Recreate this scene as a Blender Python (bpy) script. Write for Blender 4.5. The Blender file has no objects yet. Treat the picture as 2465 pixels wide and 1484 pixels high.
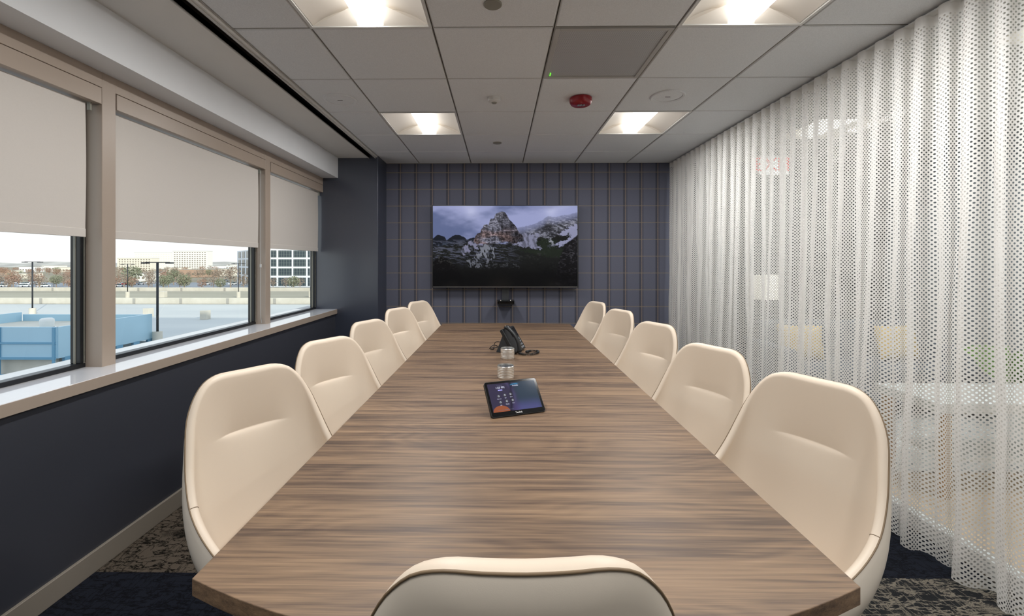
import bpy, math, random
import numpy as np
from mathutils import Vector, Matrix

scene = bpy.context.scene
COL = scene.collection
PI = math.pi
RNG = random.Random(7)

# ------------------------------------------------------------------ camera
ZC = 1.37                      # eye height above the carpet
cam_d = bpy.data.cameras.new('camera')
cam = bpy.data.objects.new('camera', cam_d)
COL.objects.link(cam)
cam.location = (0, 0, ZC)
cam.rotation_euler = (PI/2, 0, math.radians(0.65))
cam_d.sensor_width = 36.0
cam_d.lens = 36.0*1060/2465
cam_d.shift_x = 0.0172
cam_d.shift_y = -0.0442
cam_d.clip_start = 0.02
cam_d.clip_end = 3000
scene.camera = cam

# ------------------------------------------------------------------ sky, sun, exposure
world = bpy.data.worlds.new('world')
scene.world = world
world.use_nodes = True
wn = world.node_tree
for n in list(wn.nodes): wn.nodes.remove(n)
w_out = wn.nodes.new('ShaderNodeOutputWorld')
w_bg = wn.nodes.new('ShaderNodeBackground')
w_tc = wn.nodes.new('ShaderNodeTexCoord')
w_sep = wn.nodes.new('ShaderNodeSeparateXYZ')
w_ramp = wn.nodes.new('ShaderNodeValToRGB')
wn.links.new(w_tc.outputs['Generated'], w_sep.inputs[0])
wn.links.new(w_sep.outputs['Z'], w_ramp.inputs[0])
e = w_ramp.color_ramp.elements
e[0].position = 0.0;  e[0].color = (0.90, 0.90, 0.87, 1)
e[1].position = 0.55; e[1].color = (0.66, 0.76, 0.92, 1)
m_ = w_ramp.color_ramp.elements.new(0.12); m_.color = (0.86, 0.90, 0.93, 1)
wn.links.new(w_ramp.outputs[0], w_bg.inputs['Color'])
w_bg.inputs['Strength'].default_value = 0.95
wn.links.new(w_bg.outputs[0], w_out.inputs['Surface'])

sun_d = bpy.data.lights.new('sun', 'SUN')
sun = bpy.data.objects.new('sun', sun_d)
COL.objects.link(sun)
sun_d.energy = 2.3
sun_d.color = (1.0, 0.94, 0.82)
sun_d.angle = math.radians(0.6)
sun.rotation_euler = Vector((-0.9, 1.0, -0.5)).to_track_quat('-Z', 'Y').to_euler()

LAMP = 3.0                      # radiance of the ceiling light lenses
LAMP_W = 12.5                   # watts each room light sends down
LOUNGE_W = 21.0                 # watts each lounge light sends down
scene.view_settings.view_transform = 'Standard'
scene.view_settings.look = 'None'
scene.view_settings.gamma = 1
scene.view_settings.use_curve_mapping = False
scene.view_settings.exposure = 0.5
scene.cycles.max_bounces = 8
scene.cycles.diffuse_bounces = 5
scene.cycles.glossy_bounces = 3
scene.cycles.transmission_bounces = 4
scene.cycles.transparent_max_bounces = 20
scene.cycles.sample_clamp_indirect = 4.0
scene.cycles.caustics_reflective = False
scene.cycles.caustics_refractive = False

# ------------------------------------------------------------------ helpers
def lin(c):
    if isinstance(c, str):
        c = c.lstrip('#'); c = [int(c[i:i+2], 16) for i in (0, 2, 4)]
    return tuple(((v/255)/12.92 if v/255 <= 0.04045 else ((v/255+0.055)/1.055)**2.4) for v in c)

class Mesh:
    """collects vertices and faces and links them as one object"""
    def __init__(s): s.v = []; s.f = []; s.mi = []; s.cur = 0
    def add(s, vs, fs):
        o = len(s.v); s.v += [tuple(p) for p in vs]
        for f in fs: s.f.append(tuple(o+i for i in f)); s.mi.append(s.cur)
        return s
    def box(s, x0, x1, y0, y1, z0, z1):
        vs = [(x0,y0,z0),(x1,y0,z0),(x1,y1,z0),(x0,y1,z0),(x0,y0,z1),(x1,y0,z1),(x1,y1,z1),(x0,y1,z1)]
        return s.add(vs, [(0,3,2,1),(4,5,6,7),(0,1,5,4),(1,2,6,5),(2,3,7,6),(3,0,4,7)])
    def obox(s, c, hx, hy, hz, M=None):
        vs = []
        for dx, dy, dz in ((-1,-1,-1),(1,-1,-1),(1,1,-1),(-1,1,-1),(-1,-1,1),(1,-1,1),(1,1,1),(-1,1,1)):
            p = Vector((dx*hx, dy*hy, dz*hz))
            if M is not None: p = M @ p
            vs.append(Vector(c)+p)
        return s.add(vs, [(0,3,2,1),(4,5,6,7),(0,1,5,4),(1,2,6,5),(2,3,7,6),(3,0,4,7)])
    def grid(s, rows, close_u=False):
        n = len(rows[0]); o = len(s.v)
        for r in rows: s.v += [tuple(p) for p in r]
        for j in range(len(rows)-1):
            for i in range(n if close_u else n-1):
                k = (i+1) % n
                s.f.append((o+j*n+i, o+j*n+k, o+(j+1)*n+k, o+(j+1)*n+i)); s.mi.append(s.cur)
        return s
    def poly(s, pts):
        return s.add(pts, [tuple(range(len(pts)))])
    def lathe(s, prof, c=(0,0,0), seg=24, M=None):
        rows = []
        for r, z in prof:
            row = []
            for i in range(seg):
                a = 2*PI*i/seg
                p = Vector((r*math.cos(a), r*math.sin(a), z))
                if M is not None: p = M @ p
                row.append(Vector(c)+p)
            rows.append(row)
        return s.grid(rows, True)
    def tube(s, pts, r, seg=8, cap=True):
        pts = [Vector(p) for p in pts]; rows = []
        up = Vector((0,0,1))
        prev = None
        for i, p in enumerate(pts):
            t = (pts[min(i+1, len(pts)-1)] - pts[max(i-1, 0)]).normalized()
            if prev is None:
                a = t.cross(up)
                if a.length < 1e-3: a = t.cross(Vector((1,0,0)))
            else:
                a = prev - t*prev.dot(t)
            a.normalize(); prev = a.copy(); b = t.cross(a)
            rr = r(i/(len(pts)-1)) if callable(r) else r
            rows.append([p + (a*math.cos(2*PI*k/seg)+b*math.sin(2*PI*k/seg))*rr for k in range(seg)])
        o = len(s.v)
        s.grid(rows, True)
        if cap:
            n = len(s.v)
            s.f.append(tuple(range(o+seg-1, o-1, -1))); s.mi.append(s.cur)
            s.f.append(tuple(range(n-seg, n))); s.mi.append(s.cur)
        return s
    def data(s, name, mats, smooth=False):
        me = bpy.data.meshes.new(name)
        me.from_pydata(s.v, [], s.f)
        for m in (mats if isinstance(mats, (list, tuple)) else [mats]): me.materials.append(m)
        if any(s.mi):
            me.polygons.foreach_set('material_index', s.mi)
        if smooth: me.polygons.foreach_set('use_smooth', [True]*len(me.polygons))
        me.update()
        return me
    def obj(s, name, mats, parent=None, smooth=False, bevel=0, angle=None):
        o = bpy.data.objects.new(name, s.data(name, mats, smooth))
        COL.objects.link(o)
        if parent is not None: o.parent = parent
        if bevel:
            b = o.modifiers.new('bevel', 'BEVEL'); b.width = bevel; b.segments = 3; b.limit_method = 'ANGLE'
            b.angle_limit = math.radians(40)
            o.data.polygons.foreach_set('use_smooth', [True]*len(o.data.polygons))
            w = o.modifiers.new('normals', 'WEIGHTED_NORMAL')
        if angle:
            o.data.set_sharp_from_angle(angle=math.radians(angle))
        return o

def tag(o, label=None, cat=None, group=None, kind=None):
    if label: o['label'] = label
    if cat: o['category'] = cat
    if group: o['group'] = group
    if kind: o['kind'] = kind
    return o

def empty(name, loc=(0,0,0), rz=0, label=None, cat=None, group=None):
    o = bpy.data.objects.new(name, None); COL.objects.link(o)
    o.location = loc; o.rotation_euler = (0, 0, rz); o.empty_display_size = 0.1
    return tag(o, label, cat, group)

def copy_tree(o, parent=None, kids=None):
    if kids is None:
        kids = {}
        for q in COL.objects:
            if q.parent: kids.setdefault(q.parent.name, []).append(q)
    c = o.copy(); COL.objects.link(c); c.parent = parent
    for ch in kids.get(o.name, []): copy_tree(ch, c, kids)
    return c

def structure(o): o['kind'] = 'structure'; return o

# ------------------------------------------------------------------ materials
class NT:
    def __init__(s, name):
        s.m = bpy.data.materials.new(name); s.m.use_nodes = True
        s.t = s.m.node_tree
        for n in list(s.t.nodes): s.t.nodes.remove(n)
        s.out = s.t.nodes.new('ShaderNodeOutputMaterial')
    def n(s, typ, **kw):
        nd = s.t.nodes.new(typ)
        for k, v in kw.items(): setattr(nd, k, v)
        return nd
    def put(s, sock, v):
        if hasattr(v, 'links') or isinstance(v, bpy.types.NodeSocket): s.t.links.new(v, sock)
        else: sock.default_value = v
    def math(s, op, a, b=None, c=None):
        nd = s.n('ShaderNodeMath', operation=op)
        s.put(nd.inputs[0], a)
        if b is not None: s.put(nd.inputs[1], b)
        if c is not None: s.put(nd.inputs[2], c)
        return nd.outputs[0]
    def mix(s, f, a, b):
        nd = s.n('ShaderNodeMix', data_type='RGBA')
        s.put(nd.inputs[0], f)
        s.put(nd.inputs[6], a if isinstance(a, bpy.types.NodeSocket) else (*a, 1)[:4])
        s.put(nd.inputs[7], b if isinstance(b, bpy.types.NodeSocket) else (*b, 1)[:4])
        return nd.outputs[2]
    def coords(s, kind='Object', scale=(1,1,1), loc=(0,0,0), rot=(0,0,0)):
        tc = s.n('ShaderNodeTexCoord'); mp = s.n('ShaderNodeMapping')
        mp.inputs['Scale'].default_value = scale
        mp.inputs['Location'].default_value = loc
        mp.inputs['Rotation'].default_value = rot
        s.t.links.new(tc.outputs[kind], mp.inputs[0]); return mp.outputs[0]
    def noise(s, vec, scale=5, detail=4, rough=0.5, dist=0):
        nd = s.n('ShaderNodeTexNoise'); s.put(nd.inputs['Vector'], vec)
        nd.inputs['Scale'].default_value = scale; nd.inputs['Detail'].default_value = detail
        nd.inputs['Roughness'].default_value = rough; nd.inputs['Distortion'].default_value = dist
        return nd.outputs[0]
    def ramp(s, f, stops):
        nd = s.n('ShaderNodeValToRGB'); s.put(nd.inputs[0], f)
        cr = nd.color_ramp
        while len(cr.elements) > 1: cr.elements.remove(cr.elements[-1])
        for i, (p, c) in enumerate(stops):
            el = cr.elements[0] if i == 0 else cr.elements.new(p)
            el.position = p; el.color = (*c, 1)[:4]
        return nd.outputs[0]
    def step(s, f, lo, hi):
        nd = s.n('ShaderNodeMapRange', interpolation_type='SMOOTHSTEP')
        s.put(nd.inputs[0], f); nd.inputs[1].default_value = lo; nd.inputs[2].default_value = hi
        return nd.outputs[0]
    def bsdf(s, color, rough=0.5, metal=0, spec=0.5, bump=None, bstr=0.2, bdist=0.01, **kw):
        b = s.n('ShaderNodeBsdfPrincipled')
        s.put(b.inputs['Base Color'], color if isinstance(color, bpy.types.NodeSocket) else (*color, 1)[:4])
        s.put(b.inputs['Roughness'], rough); b.inputs['Metallic'].default_value = metal
        b.inputs['Specular IOR Level'].default_value = spec
        for k, v in kw.items(): s.put(b.inputs[k.replace('_', ' ')], v)
        if bump is not None:
            bn = s.n('ShaderNodeBump'); bn.inputs['Strength'].default_value = bstr
            bn.inputs['Distance'].default_value = bdist
            s.put(bn.inputs['Height'], bump); s.t.links.new(bn.outputs[0], b.inputs['Normal'])
        return b.outputs[0]
    def done(s, sh): s.t.links.new(sh, s.out.inputs['Surface']); return s.m

def plain(name, color, rough=0.5, metal=0, spec=0.5, vary=0.04, scale=8, bump=0):
    t = NT(name); c = lin(color)
    v = t.coords('Object'); nz = t.noise(v, scale, 3)
    a = tuple(min(1, x*(1-vary)) for x in c); b = tuple(min(1, x*(1+vary)) for x in c)
    col = t.mix(nz, a, b)
    return t.done(t.bsdf(col, rough, metal, spec, bump=(t.noise(v, scale*40, 2) if bump else None), bstr=bump, bdist=0.002))

def emitter(name, color, strength):
    t = NT(name); e = t.n('ShaderNodeEmission')
    e.inputs['Color'].default_value = (*lin(color), 1); e.inputs['Strength'].default_value = strength
    return t.done(e.outputs[0])

def glass_mat(name, tint, refl=1.0, ior=1.45):
    t = NT(name)
    tr = t.n('ShaderNodeBsdfTransparent'); tr.inputs[0].default_value = (*tint, 1)
    gl = t.n('ShaderNodeBsdfGlossy'); gl.inputs['Roughness'].default_value = 0.0
    fr = t.n('ShaderNodeFresnel'); geo = t.n('ShaderNodeNewGeometry')
    t.put(fr.inputs[0], t.math('POWER', ior, t.math('SUBTRACT', 1.0, t.math('MULTIPLY', geo.outputs['Backfacing'], 2.0))))
    mx = t.n('ShaderNodeMixShader')
    t.put(mx.inputs[0], t.math('MULTIPLY', fr.outputs[0], refl))
    t.t.links.new(tr.outputs[0], mx.inputs[1]); t.t.links.new(gl.outputs[0], mx.inputs[2])
    return t.done(mx.outputs[0])

M = {}
M['white_paint'] = plain('white_paint', '#D2D2D0', 0.6, vary=0.02)
M['back_paint'] = plain('back_paint', '#6E6A66', 0.6)
M['beam_paint'] = plain('beam_paint', '#E2E4E6', 0.55, vary=0.02)
M['strip_paint'] = plain('strip_paint', '#DAD7D2', 0.7, vary=0.02)
M['navy_paint'] = plain('navy_paint', '#3B3D45', 0.36, spec=0.6, vary=0.05, scale=2)
M['taupe_metal'] = plain('taupe_metal', '#A8998B', 0.38, vary=0.03, scale=3)
M['sill_sky_pale'] = plain('sill_sky_pale', '#DEDEE0', 0.07, spec=0.95, vary=0.03, scale=30)  # pale colour stands in for sky reflected on the sill top
M['base_trim'] = plain('base_trim', '#8B8378', 0.5)
M['shade_fabric'] = plain('shade_fabric', '#CFC9C2', 0.8, vary=0.03, scale=200)
M['black_frame'] = plain('black_frame', '#15181C', 0.35)
M['gasket'] = plain('gasket', '#8D8B80', 0.4)
M['slot_black'] = plain('slot_black', '#131211', 0.6)
M['slot_dark'] = plain('slot_dark', '#34302C', 0.6)
M['grid_metal'] = plain('grid_metal', '#B4B2AE', 0.5)
M['grid_dark'] = plain('grid_dark', '#3A3732', 0.7)
M['light_housing'] = plain('light_housing', '#E6E0D8', 0.42, vary=0.01)
M['lens'] = emitter('lens', '#FFFBF4', LAMP)
M['chrome'] = plain('chrome', '#C9C5BE', 0.22, 1.0)
M['steel'] = plain('steel', '#F0EEEA', 0.3, 1.0, vary=0.1, scale=60)
M['black_plastic'] = plain('black_plastic', '#1B1D1F', 0.35)
M['black_gloss'] = plain('black_gloss', '#0A0B0D', 0.12)
M['grey_plastic'] = plain('grey_plastic', '#303337', 0.45)
M['white_plastic'] = plain('white_plastic', '#D5D4D1', 0.45)
M['red_plastic'] = plain('red_plastic', '#8E1A22', 0.28)
M['strobe'] = plain('strobe', '#9AA0A6', 0.15, 0.4)
M['glass'] = glass_mat('glass', (0.94, 0.975, 0.965), 0.8)
M['partition_glass'] = glass_mat('partition_glass', (0.95, 0.97, 0.96), 1.0, 1.5)
M['led_green'] = emitter('led_green', '#66FF33', 1.5)

def leather():
    t = NT('cream_leather')
    v = t.coords('Object'); nz = t.noise(v, 3, 2)
    col = t.mix(nz, lin('#DFCEBA'), lin('#E4D5C2'))
    fine = t.noise(v, 900, 2)
    return t.done(t.bsdf(col, 0.46, 0, 0.45, bump=fine, bstr=0.08, bdist=0.001))
M['leather'] = leather()
def leather_back():
    t = NT('cream_shell')
    v = t.coords('Object'); col = t.mix(t.noise(v, 3, 2), lin('#DDD2C2'), lin('#E2D8CA'))
    return t.done(t.bsdf(col, 0.42, 0, 0.45, bump=t.noise(v, 900, 2), bstr=0.06, bdist=0.001))
M['shell'] = leather_back()
M['piping'] = plain('piping', '#7D6950', 0.5)

def walnut(name='walnut'):
    t = NT(name)
    v = t.coords('Object', scale=(0.55, 9, 9))
    broad = t.noise(v, 1.6, 5, 0.6, 0.5)
    v2 = t.coords('Object', scale=(0.9, 38, 38))
    mid = t.noise(v2, 1.7, 4, 0.6, 0.2)
    v3 = t.coords('Object', scale=(3.0, 260, 260))
    fine = t.noise(v3, 2.0, 3, 0.6)
    warp = t.coords('Object', scale=(0.7, 3.2, 3.2))
    w = t.n('ShaderNodeTexNoise'); t.put(w.inputs['Vector'], warp); w.inputs['Scale'].default_value = 1.1
    w.inputs['Detail'].default_value = 2
    rings = t.math('FRACT', t.math('MULTIPLY', w.outputs[0], 22))
    rings = t.math('ABSOLUTE', t.math('SUBTRACT', rings, 0.5))
    f = t.math('ADD', t.math('MULTIPLY', broad, 0.42), t.math('MULTIPLY', mid, 0.40))
    f = t.math('ADD', f, t.math('MULTIPLY', fine, 0.22))
    f = t.math('ADD', f, t.math('MULTIPLY', rings, 0.07))
    col = t.ramp(f, [(0.38, lin('#40332B')), (0.47, lin('#5C4A3D')), (0.54, lin('#77614D')), (0.60, lin('#886F57')), (0.70, lin('#9B8166'))])
    return t.done(t.bsdf(col, t.math('ADD', t.math('MULTIPLY', mid, 0.2), 0.34), 0, 0.42, bump=fine, bstr=0.08, bdist=0.001))
M['walnut'] = walnut()
M['walnut_dark'] = plain('walnut_dark', '#3F3128', 0.4, vary=0.2, scale=20)
M['seam_light'] = plain('seam_light', '#A98F78', 0.4)

def tile_mat():
    t = NT('ceiling_tile')
    v = t.coords('Object'); a = t.noise(v, 260, 3, 0.7)
    col = t.mix(t.step(a, 0.35, 0.65), lin('#DBDDDF'), lin('#E6E8EA'))
    return t.done(t.bsdf(col, 0.85, 0, 0.2, bump=a, bstr=0.25, bdist=0.002))
M['tile'] = tile_mat()

def plaid():
    t = NT('plaid_wallpaper')
    tc = t.n('ShaderNodeTexCoord'); sp = t.n('ShaderNodeSeparateXYZ')
    t.t.links.new(tc.outputs['Object'], sp.inputs[0])
    px, pz = 0.1886, 0.1967
    fx = t.math('FRACT', t.math('DIVIDE', t.math('SUBTRACT', sp.outputs[0], -1.165-20*px), px))
    fz = t.math('FRACT', t.math('DIVIDE', t.math('SUBTRACT', sp.outputs[2], ZC+1.061-20*pz), pz))
    def band(f, c, w, soft=0.012):
        d = t.math('ABSOLUTE', t.math('SUBTRACT', t.math('FRACT', t.math('ADD', f, 0.5-c)), 0.5))
        nd = t.n('ShaderNodeMapRange', interpolation_type='SMOOTHSTEP'); t.put(nd.inputs[0], d)
        nd.inputs[1].default_value = w-soft; nd.inputs[2].default_value = w+soft
        nd.inputs[3].default_value = 1; nd.inputs[4].default_value = 0
        return nd.outputs[0]
    v = t.coords('Object', scale=(1,1,1))
    weave = t.noise(v, 420, 2, 0.6)
    base = t.mix(weave, lin('#545664'), lin('#666877'))
    dark = t.math('MULTIPLY', t.math('MAXIMUM', band(fx, 0.93, 0.075, 0.03), t.math('MULTIPLY', band(fx, 0.07, 0.045, 0.02), 0.6)), 0.62)
    col = t.mix(dark, base, lin('#2F2F37'))
    tanv = t.math('MULTIPLY', band(fx, 0.0, 0.031), t.step(weave, 0.30, 0.55))
    col = t.mix(t.math('MULTIPLY', tanv, 0.85), col, lin('#87776C'))
    tanh_ = t.math('MULTIPLY', band(fz, 0.0, 0.024), t.step(weave, 0.28, 0.6))
    col = t.mix(t.math('MULTIPLY', tanh_, 0.8), col, lin('#8C7D68'))
    return t.done(t.bsdf(col, 0.75, 0, 0.3, bump=weave, bstr=0.15, bdist=0.001))
M['plaid'] = plaid()

def carpet():
    t = NT('patterned_carpet')
    tc = t.n('ShaderNodeTexCoord'); sp = t.n('ShaderNodeSeparateXYZ')
    t.t.links.new(tc.outputs['Object'], sp.inputs[0])
    X, Y = sp.outputs[0], sp.outputs[1]
    row = t.math('FLOOR', t.math('DIVIDE', t.math('SUBTRACT', Y, 1.93), 0.61))
    left = t.math('LESS_THAN', X, 0.2)
    even = t.math('LESS_THAN', t.math('FLOORED_MODULO', t.math('ADD', row, t.math('MULTIPLY', t.math('SUBTRACT', 1.0, left), 1.0)), 2.0), 0.5)
    v = t.coords('Object', scale=(5, 17, 1)); n1 = t.noise(v, 1.5, 6, 0.62, 0.3)
    vd = t.coords('Object', scale=(16, 3.2, 1), rot=(0, 0, 0.75)); n2 = t.noise(vd, 1.3, 6, 0.62, 0.3)
    tuft = t.noise(t.coords('Object'), 260, 3, 0.7)
    patch = t.noise(t.coords('Object', scale=(1.2, 2.5, 1)), 2.2, 3)
    def line(nz, w):
        d = t.math('ABSOLUTE', t.math('SUBTRACT', nz, 0.5))
        d = t.math('ADD', d, t.math('MULTIPLY', t.math('SUBTRACT', tuft, 0.5), 0.045))
        nd = t.n('ShaderNodeMapRange', interpolation_type='SMOOTHSTEP'); t.put(nd.inputs[0], d)
        nd.inputs[1].default_value = w*0.6; nd.inputs[2].default_value = w
        nd.inputs[3].default_value = 1; nd.inputs[4].default_value = 0
        return nd.outputs[0]
    cracks = t.math('MAXIMUM', line(n1, 0.028), t.math('MULTIPLY', line(n2, 0.016), 0.8))
    cracks = t.math('MAXIMUM', cracks, t.step(t.math('ADD', patch, t.math('MULTIPLY', tuft, 0.3)), 0.74, 0.84))
    taupe = t.mix(tuft, lin('#4C443C'), lin('#6E6458'))
    navy = t.mix(tuft, lin('#12141A'), lin('#272B36'))
    grey = t.mix(tuft, lin('#1B1C1E'), lin('#2D2E30'))
    taupe_c = t.mix(cracks, taupe, lin('#15130F'))
    navy_c = t.mix(t.math('MULTIPLY', cracks, 0.8), navy, lin('#0B0C10'))
    grey_c = t.mix(t.math('MULTIPLY', cracks, 0.75), grey, lin('#8B8376'))
    l_ = t.mix(even, navy_c, taupe_c)
    r_ = t.mix(even, navy_c, grey_c)
    col = t.mix(left, r_, l_)
    return t.done(t.bsdf(col, 0.95, 0, 0.1, bump=tuft, bstr=0.5, bdist=0.004))
M['carpet'] = carpet()

def mesh_fabric():
    t = NT('mesh_curtain')
    uv = t.n('ShaderNodeUVMap'); sp = t.n('ShaderNodeSeparateXYZ')
    t.t.links.new(uv.outputs[0], sp.inputs[0])
    P = 0.0205
    a = t.math('DIVIDE', sp.outputs[0], P); b = t.math('DIVIDE', sp.outputs[1], P)
    fa = t.math('SUBTRACT', t.math('FRACT', t.math('ADD', a, b)), 0.5)
    fb = t.math('SUBTRACT', t.math('FRACT', t.math('ADD', t.math('SUBTRACT', a, b), 1000.0)), 0.5)
    d = t.math('SQRT', t.math('ADD', t.math('MULTIPLY', fa, fa), t.math('MULTIPLY', fb, fb)))
    hole = t.math('LESS_THAN', d, 0.28)
    hem = t.math('MULTIPLY', t.math('GREATER_THAN', sp.outputs[1], 0.012), t.math('LESS_THAN', sp.outputs[1], 2.475))
    hole = t.math('MULTIPLY', hole, hem)
    dif = t.n('ShaderNodeBsdfDiffuse'); dif.inputs[0].default_value = (*lin('#F1EEEA'), 1)
    tl = t.n('ShaderNodeBsdfTranslucent'); tl.inputs[0].default_value = (*lin('#F1EEEA'), 1)
    m1 = t.n('ShaderNodeMixShader'); m1.inputs[0].default_value = 0.36
    t.t.links.new(dif.outputs[0], m1.inputs[1]); t.t.links.new(tl.outputs[0], m1.inputs[2])
    tr = t.n('ShaderNodeBsdfTransparent')
    m2 = t.n('ShaderNodeMixShader'); t.put(m2.inputs[0], hole)
    t.t.links.new(m1.outputs[0], m2.inputs[1]); t.t.links.new(tr.outputs[0], m2.inputs[2])
    return t.done(m2.outputs[0])
M['mesh_fabric'] = mesh_fabric()

def wood_floor():
    t = NT('light_wood_floor')
    n = t.noise(t.coords('Object', scale=(3, 25, 1)), 2, 4, 0.6)
    tc = t.n('ShaderNodeTexCoord'); sp = t.n('ShaderNodeSeparateXYZ'); t.t.links.new(tc.outputs['Object'], sp.inputs[0])
    fr = t.math('FRACT', t.math('DIVIDE', sp.outputs[1], 0.18))
    col = t.mix(n, lin('#B89A7C'), lin('#D6BC9E'))
    col = t.mix(t.math('MULTIPLY', t.math('LESS_THAN', fr, 0.03), 0.4), col, lin('#8A6E52'))
    return t.done(t.bsdf(col, 0.4))
M['wood_floor'] = wood_floor()

def rug_mat():
    t = NT('pale_rug')
    n = t.noise(t.coords('Object', scale=(3, 14, 1)), 2.5, 5, 0.6, 0.6)
    return t.done(t.bsdf(t.ramp(n, [(0.40, lin('#8F9092')), (0.48, lin('#C8C7C5')), (0.6, lin('#E2E0DC'))]), 0.9, 0, 0.1))
M['rug'] = rug_mat()

# ------------------------------------------------------------------ room dimensions (metres)
H = ZC + 1.17        # underside of the ceiling tiles
HS = ZC + 1.15       # underside of the plaster strip over the windows
YF = 5.17            # wall with the screen
YB = -1.60           # wall behind the camera
XW = -1.80           # wall below the windows
XG = 2.16            # glass partition
TH = ZC - 0.625      # table top
SILL = ZC - 0.508
XCOL, YCOL = -1.33, 4.81
BEAM_X, BEAM_Z = -1.77, ZC + 0.929
LX1 = 4.47           # far side of the lounge

# ---- floor, walls
structure(Mesh().box(-2.3, 2.13, YB-0.1, YF+0.1, -0.12, 0).obj('floor', M['carpet']))
structure(Mesh().box(-1.5, XG+0.02, YF, YF+0.12, -0.1, H+0.1).obj('wall_far', M['plaid']))
m = Mesh(); m.box(-2.05, XW, YB, YF, -0.1, SILL-0.045)
structure(m.obj('wall_left', M['navy_paint']))
structure(Mesh().box(-2.3, 4.7, YB-0.12, YB, -0.1, H+0.3).obj('wall_back', M['back_paint']))
m = Mesh(); m.box(-2.05, XCOL, YCOL, YF+0.12, -0.1, H+0.1)
structure(m.obj('wall_column', plain('navy_satin', '#373C49', 0.28, spec=1.0, vary=0.04, scale=2), bevel=0.004))
structure(Mesh().box(XW-0.02, XW+0.013, YB, YCOL, 0, 0.095).obj('baseboard_left', M['base_trim'], bevel=0.003))
structure(Mesh().box(-2.4, 4.9, YB-0.3, YF+0.4, H+0.30, H+0.45).obj('sky_block_slab', M['white_paint']))  # unseen slab added to keep sun and sky out of the rooms

# ---- soffit beam and plaster strip
m = Mesh(); m.box(-2.25, BEAM_X, YB, YCOL, BEAM_Z, H+0.3)
structure(m.obj('trim_beam', M['beam_paint']))
m = Mesh(); m.box(BEAM_X-0.01, -1.428, YB, YCOL+0.02, HS, HS+0.03); m.box(-1.362, -1.338, YB, YCOL+0.02, HS+0.004, HS+0.034)
structure(m.obj('ceiling_strip', M['strip_paint']))
slot = empty('slot_diffuser', (-1.395, 1.6, HS), 0, 'long black linear air slot in the ceiling beside the window soffit', 'air diffuser')
Mesh().box(-0.033, 0.033, YB-1.6, 1.28, 0.045, 0.05).box(-0.036, -0.033, YB-1.6, 1.28, 0.0, 0.05).box(0.033, 0.036, YB-1.6, 1.28, 0.0, 0.05).obj('recess', M['slot_dark'], slot)
m = Mesh().box(-0.033, 0.033, 1.28, 3.23, 0.045, 0.05).box(-0.036, -0.033, 1.28, 3.23, 0.0, 0.05).box(0.033, 0.036, 1.28, 3.23, 0.0, 0.05)
m.obj('black_recess', M['slot_black'], slot)  # same depth as the other recess, in a darker colour
Mesh().box(-0.040, -0.033, YB-1.6, 3.23, -0.006, 0.012).box(0.033, 0.040, YB-1.6, 3.23, -0.006, 0.012).box(-0.033, 0.033, 3.22, 3.23, -0.006, 0.012).obj('edge_frame', M['grid_metal'], slot)

# ---- tiled ceiling
xs = [-1.338, -0.942, -0.334, 0.273, 0.880, 1.488, 2.06]
ys = [2.19 + 0.61*k for k in range(-7, 5)]
ys = [y for y in ys if y > YB] ; ys = [YB] + ys + [YF]
LIGHT_CELLS = []
def cell(x, y):
    i = max(k for k in range(len(xs)) if xs[k] <= x+1e-6); j = max(k for k in range(len(ys)) if ys[k] <= y+1e-6)
    return i, j
light_spots = [(-0.638, 3.715), (1.184, 3.715), (-0.638, 1.885), (1.184, 1.885), (-0.638, 0.055), (1.184, 0.055)]
open_cells = {cell(*p) for p in light_spots} | {cell(0.576, 2.495)}
g = 0.007
m = Mesh()
for i in range(len(xs)-1):
    for j in range(len(ys)-1):
        if (i, j) in open_cells: continue
        x0, x1, y0, y1 = xs[i]+g, xs[i+1]-g, ys[j]+g, ys[j+1]-g
        c = 0.004
        m.add([(x0+c,y0+c,H),(x1-c,y0+c,H),(x1-c,y1-c,H),(x0+c,y1-c,H),(x0,y0,H+c),(x1,y0,H+c),(x1,y1,H+c),(x0,y1,H+c),
               (x0,y0,H+.02),(x1,y0,H+.02),(x1,y1,H+.02),(x0,y1,H+.02)],
              [(0,3,2,1),(0,1,5,4),(1,2,6,5),(2,3,7,6),(3,0,4,7),(4,5,9,8),(5,6,10,9),(6,7,11,10),(7,4,8,11)])
ceil_o = structure(m.obj('ceiling', M['tile']))
m = Mesh(); m2 = Mesh()
for k, x in enumerate(xs[:-1]):
    m.box(x-g, x-0.0028, YB, YF, H+0.005, H+0.03); m.box(x+0.0028, x+g, YB, YF, H+0.005, H+0.03)
    m2.box(x-0.0028, x+0.0028, YB, YF, H+0.018, H+0.03)
for y in ys[1:-1]:
    for i in range(len(xs)-1):
        xa, xb = xs[i]+g, xs[i+1]-g
        m.box(xa, xb, y-g, y-0.0028, H+0.005, H+0.03); m.box(xa, xb, y+0.0028, y+g, H+0.005, H+0.03)
        m2.box(xa, xb, y-0.0028, y+0.0028, H+0.018, H+0.03)
m.box(-1.345, -1.331, YB, YF, H-0.004, H+0.03)
m.box(-1.345, 2.06, YF-0.012, YF, H-0.002, H+0.03)
m.obj('ceiling_grid', M['grid_metal'], ceil_o); m2.obj('ceiling_groove', M['grid_dark'], ceil_o)
structure(Mesh().box(2.05, 2.17, YB, YF, H-0.012, H+0.03).obj('trim_curtain', M['strip_paint']))

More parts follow.
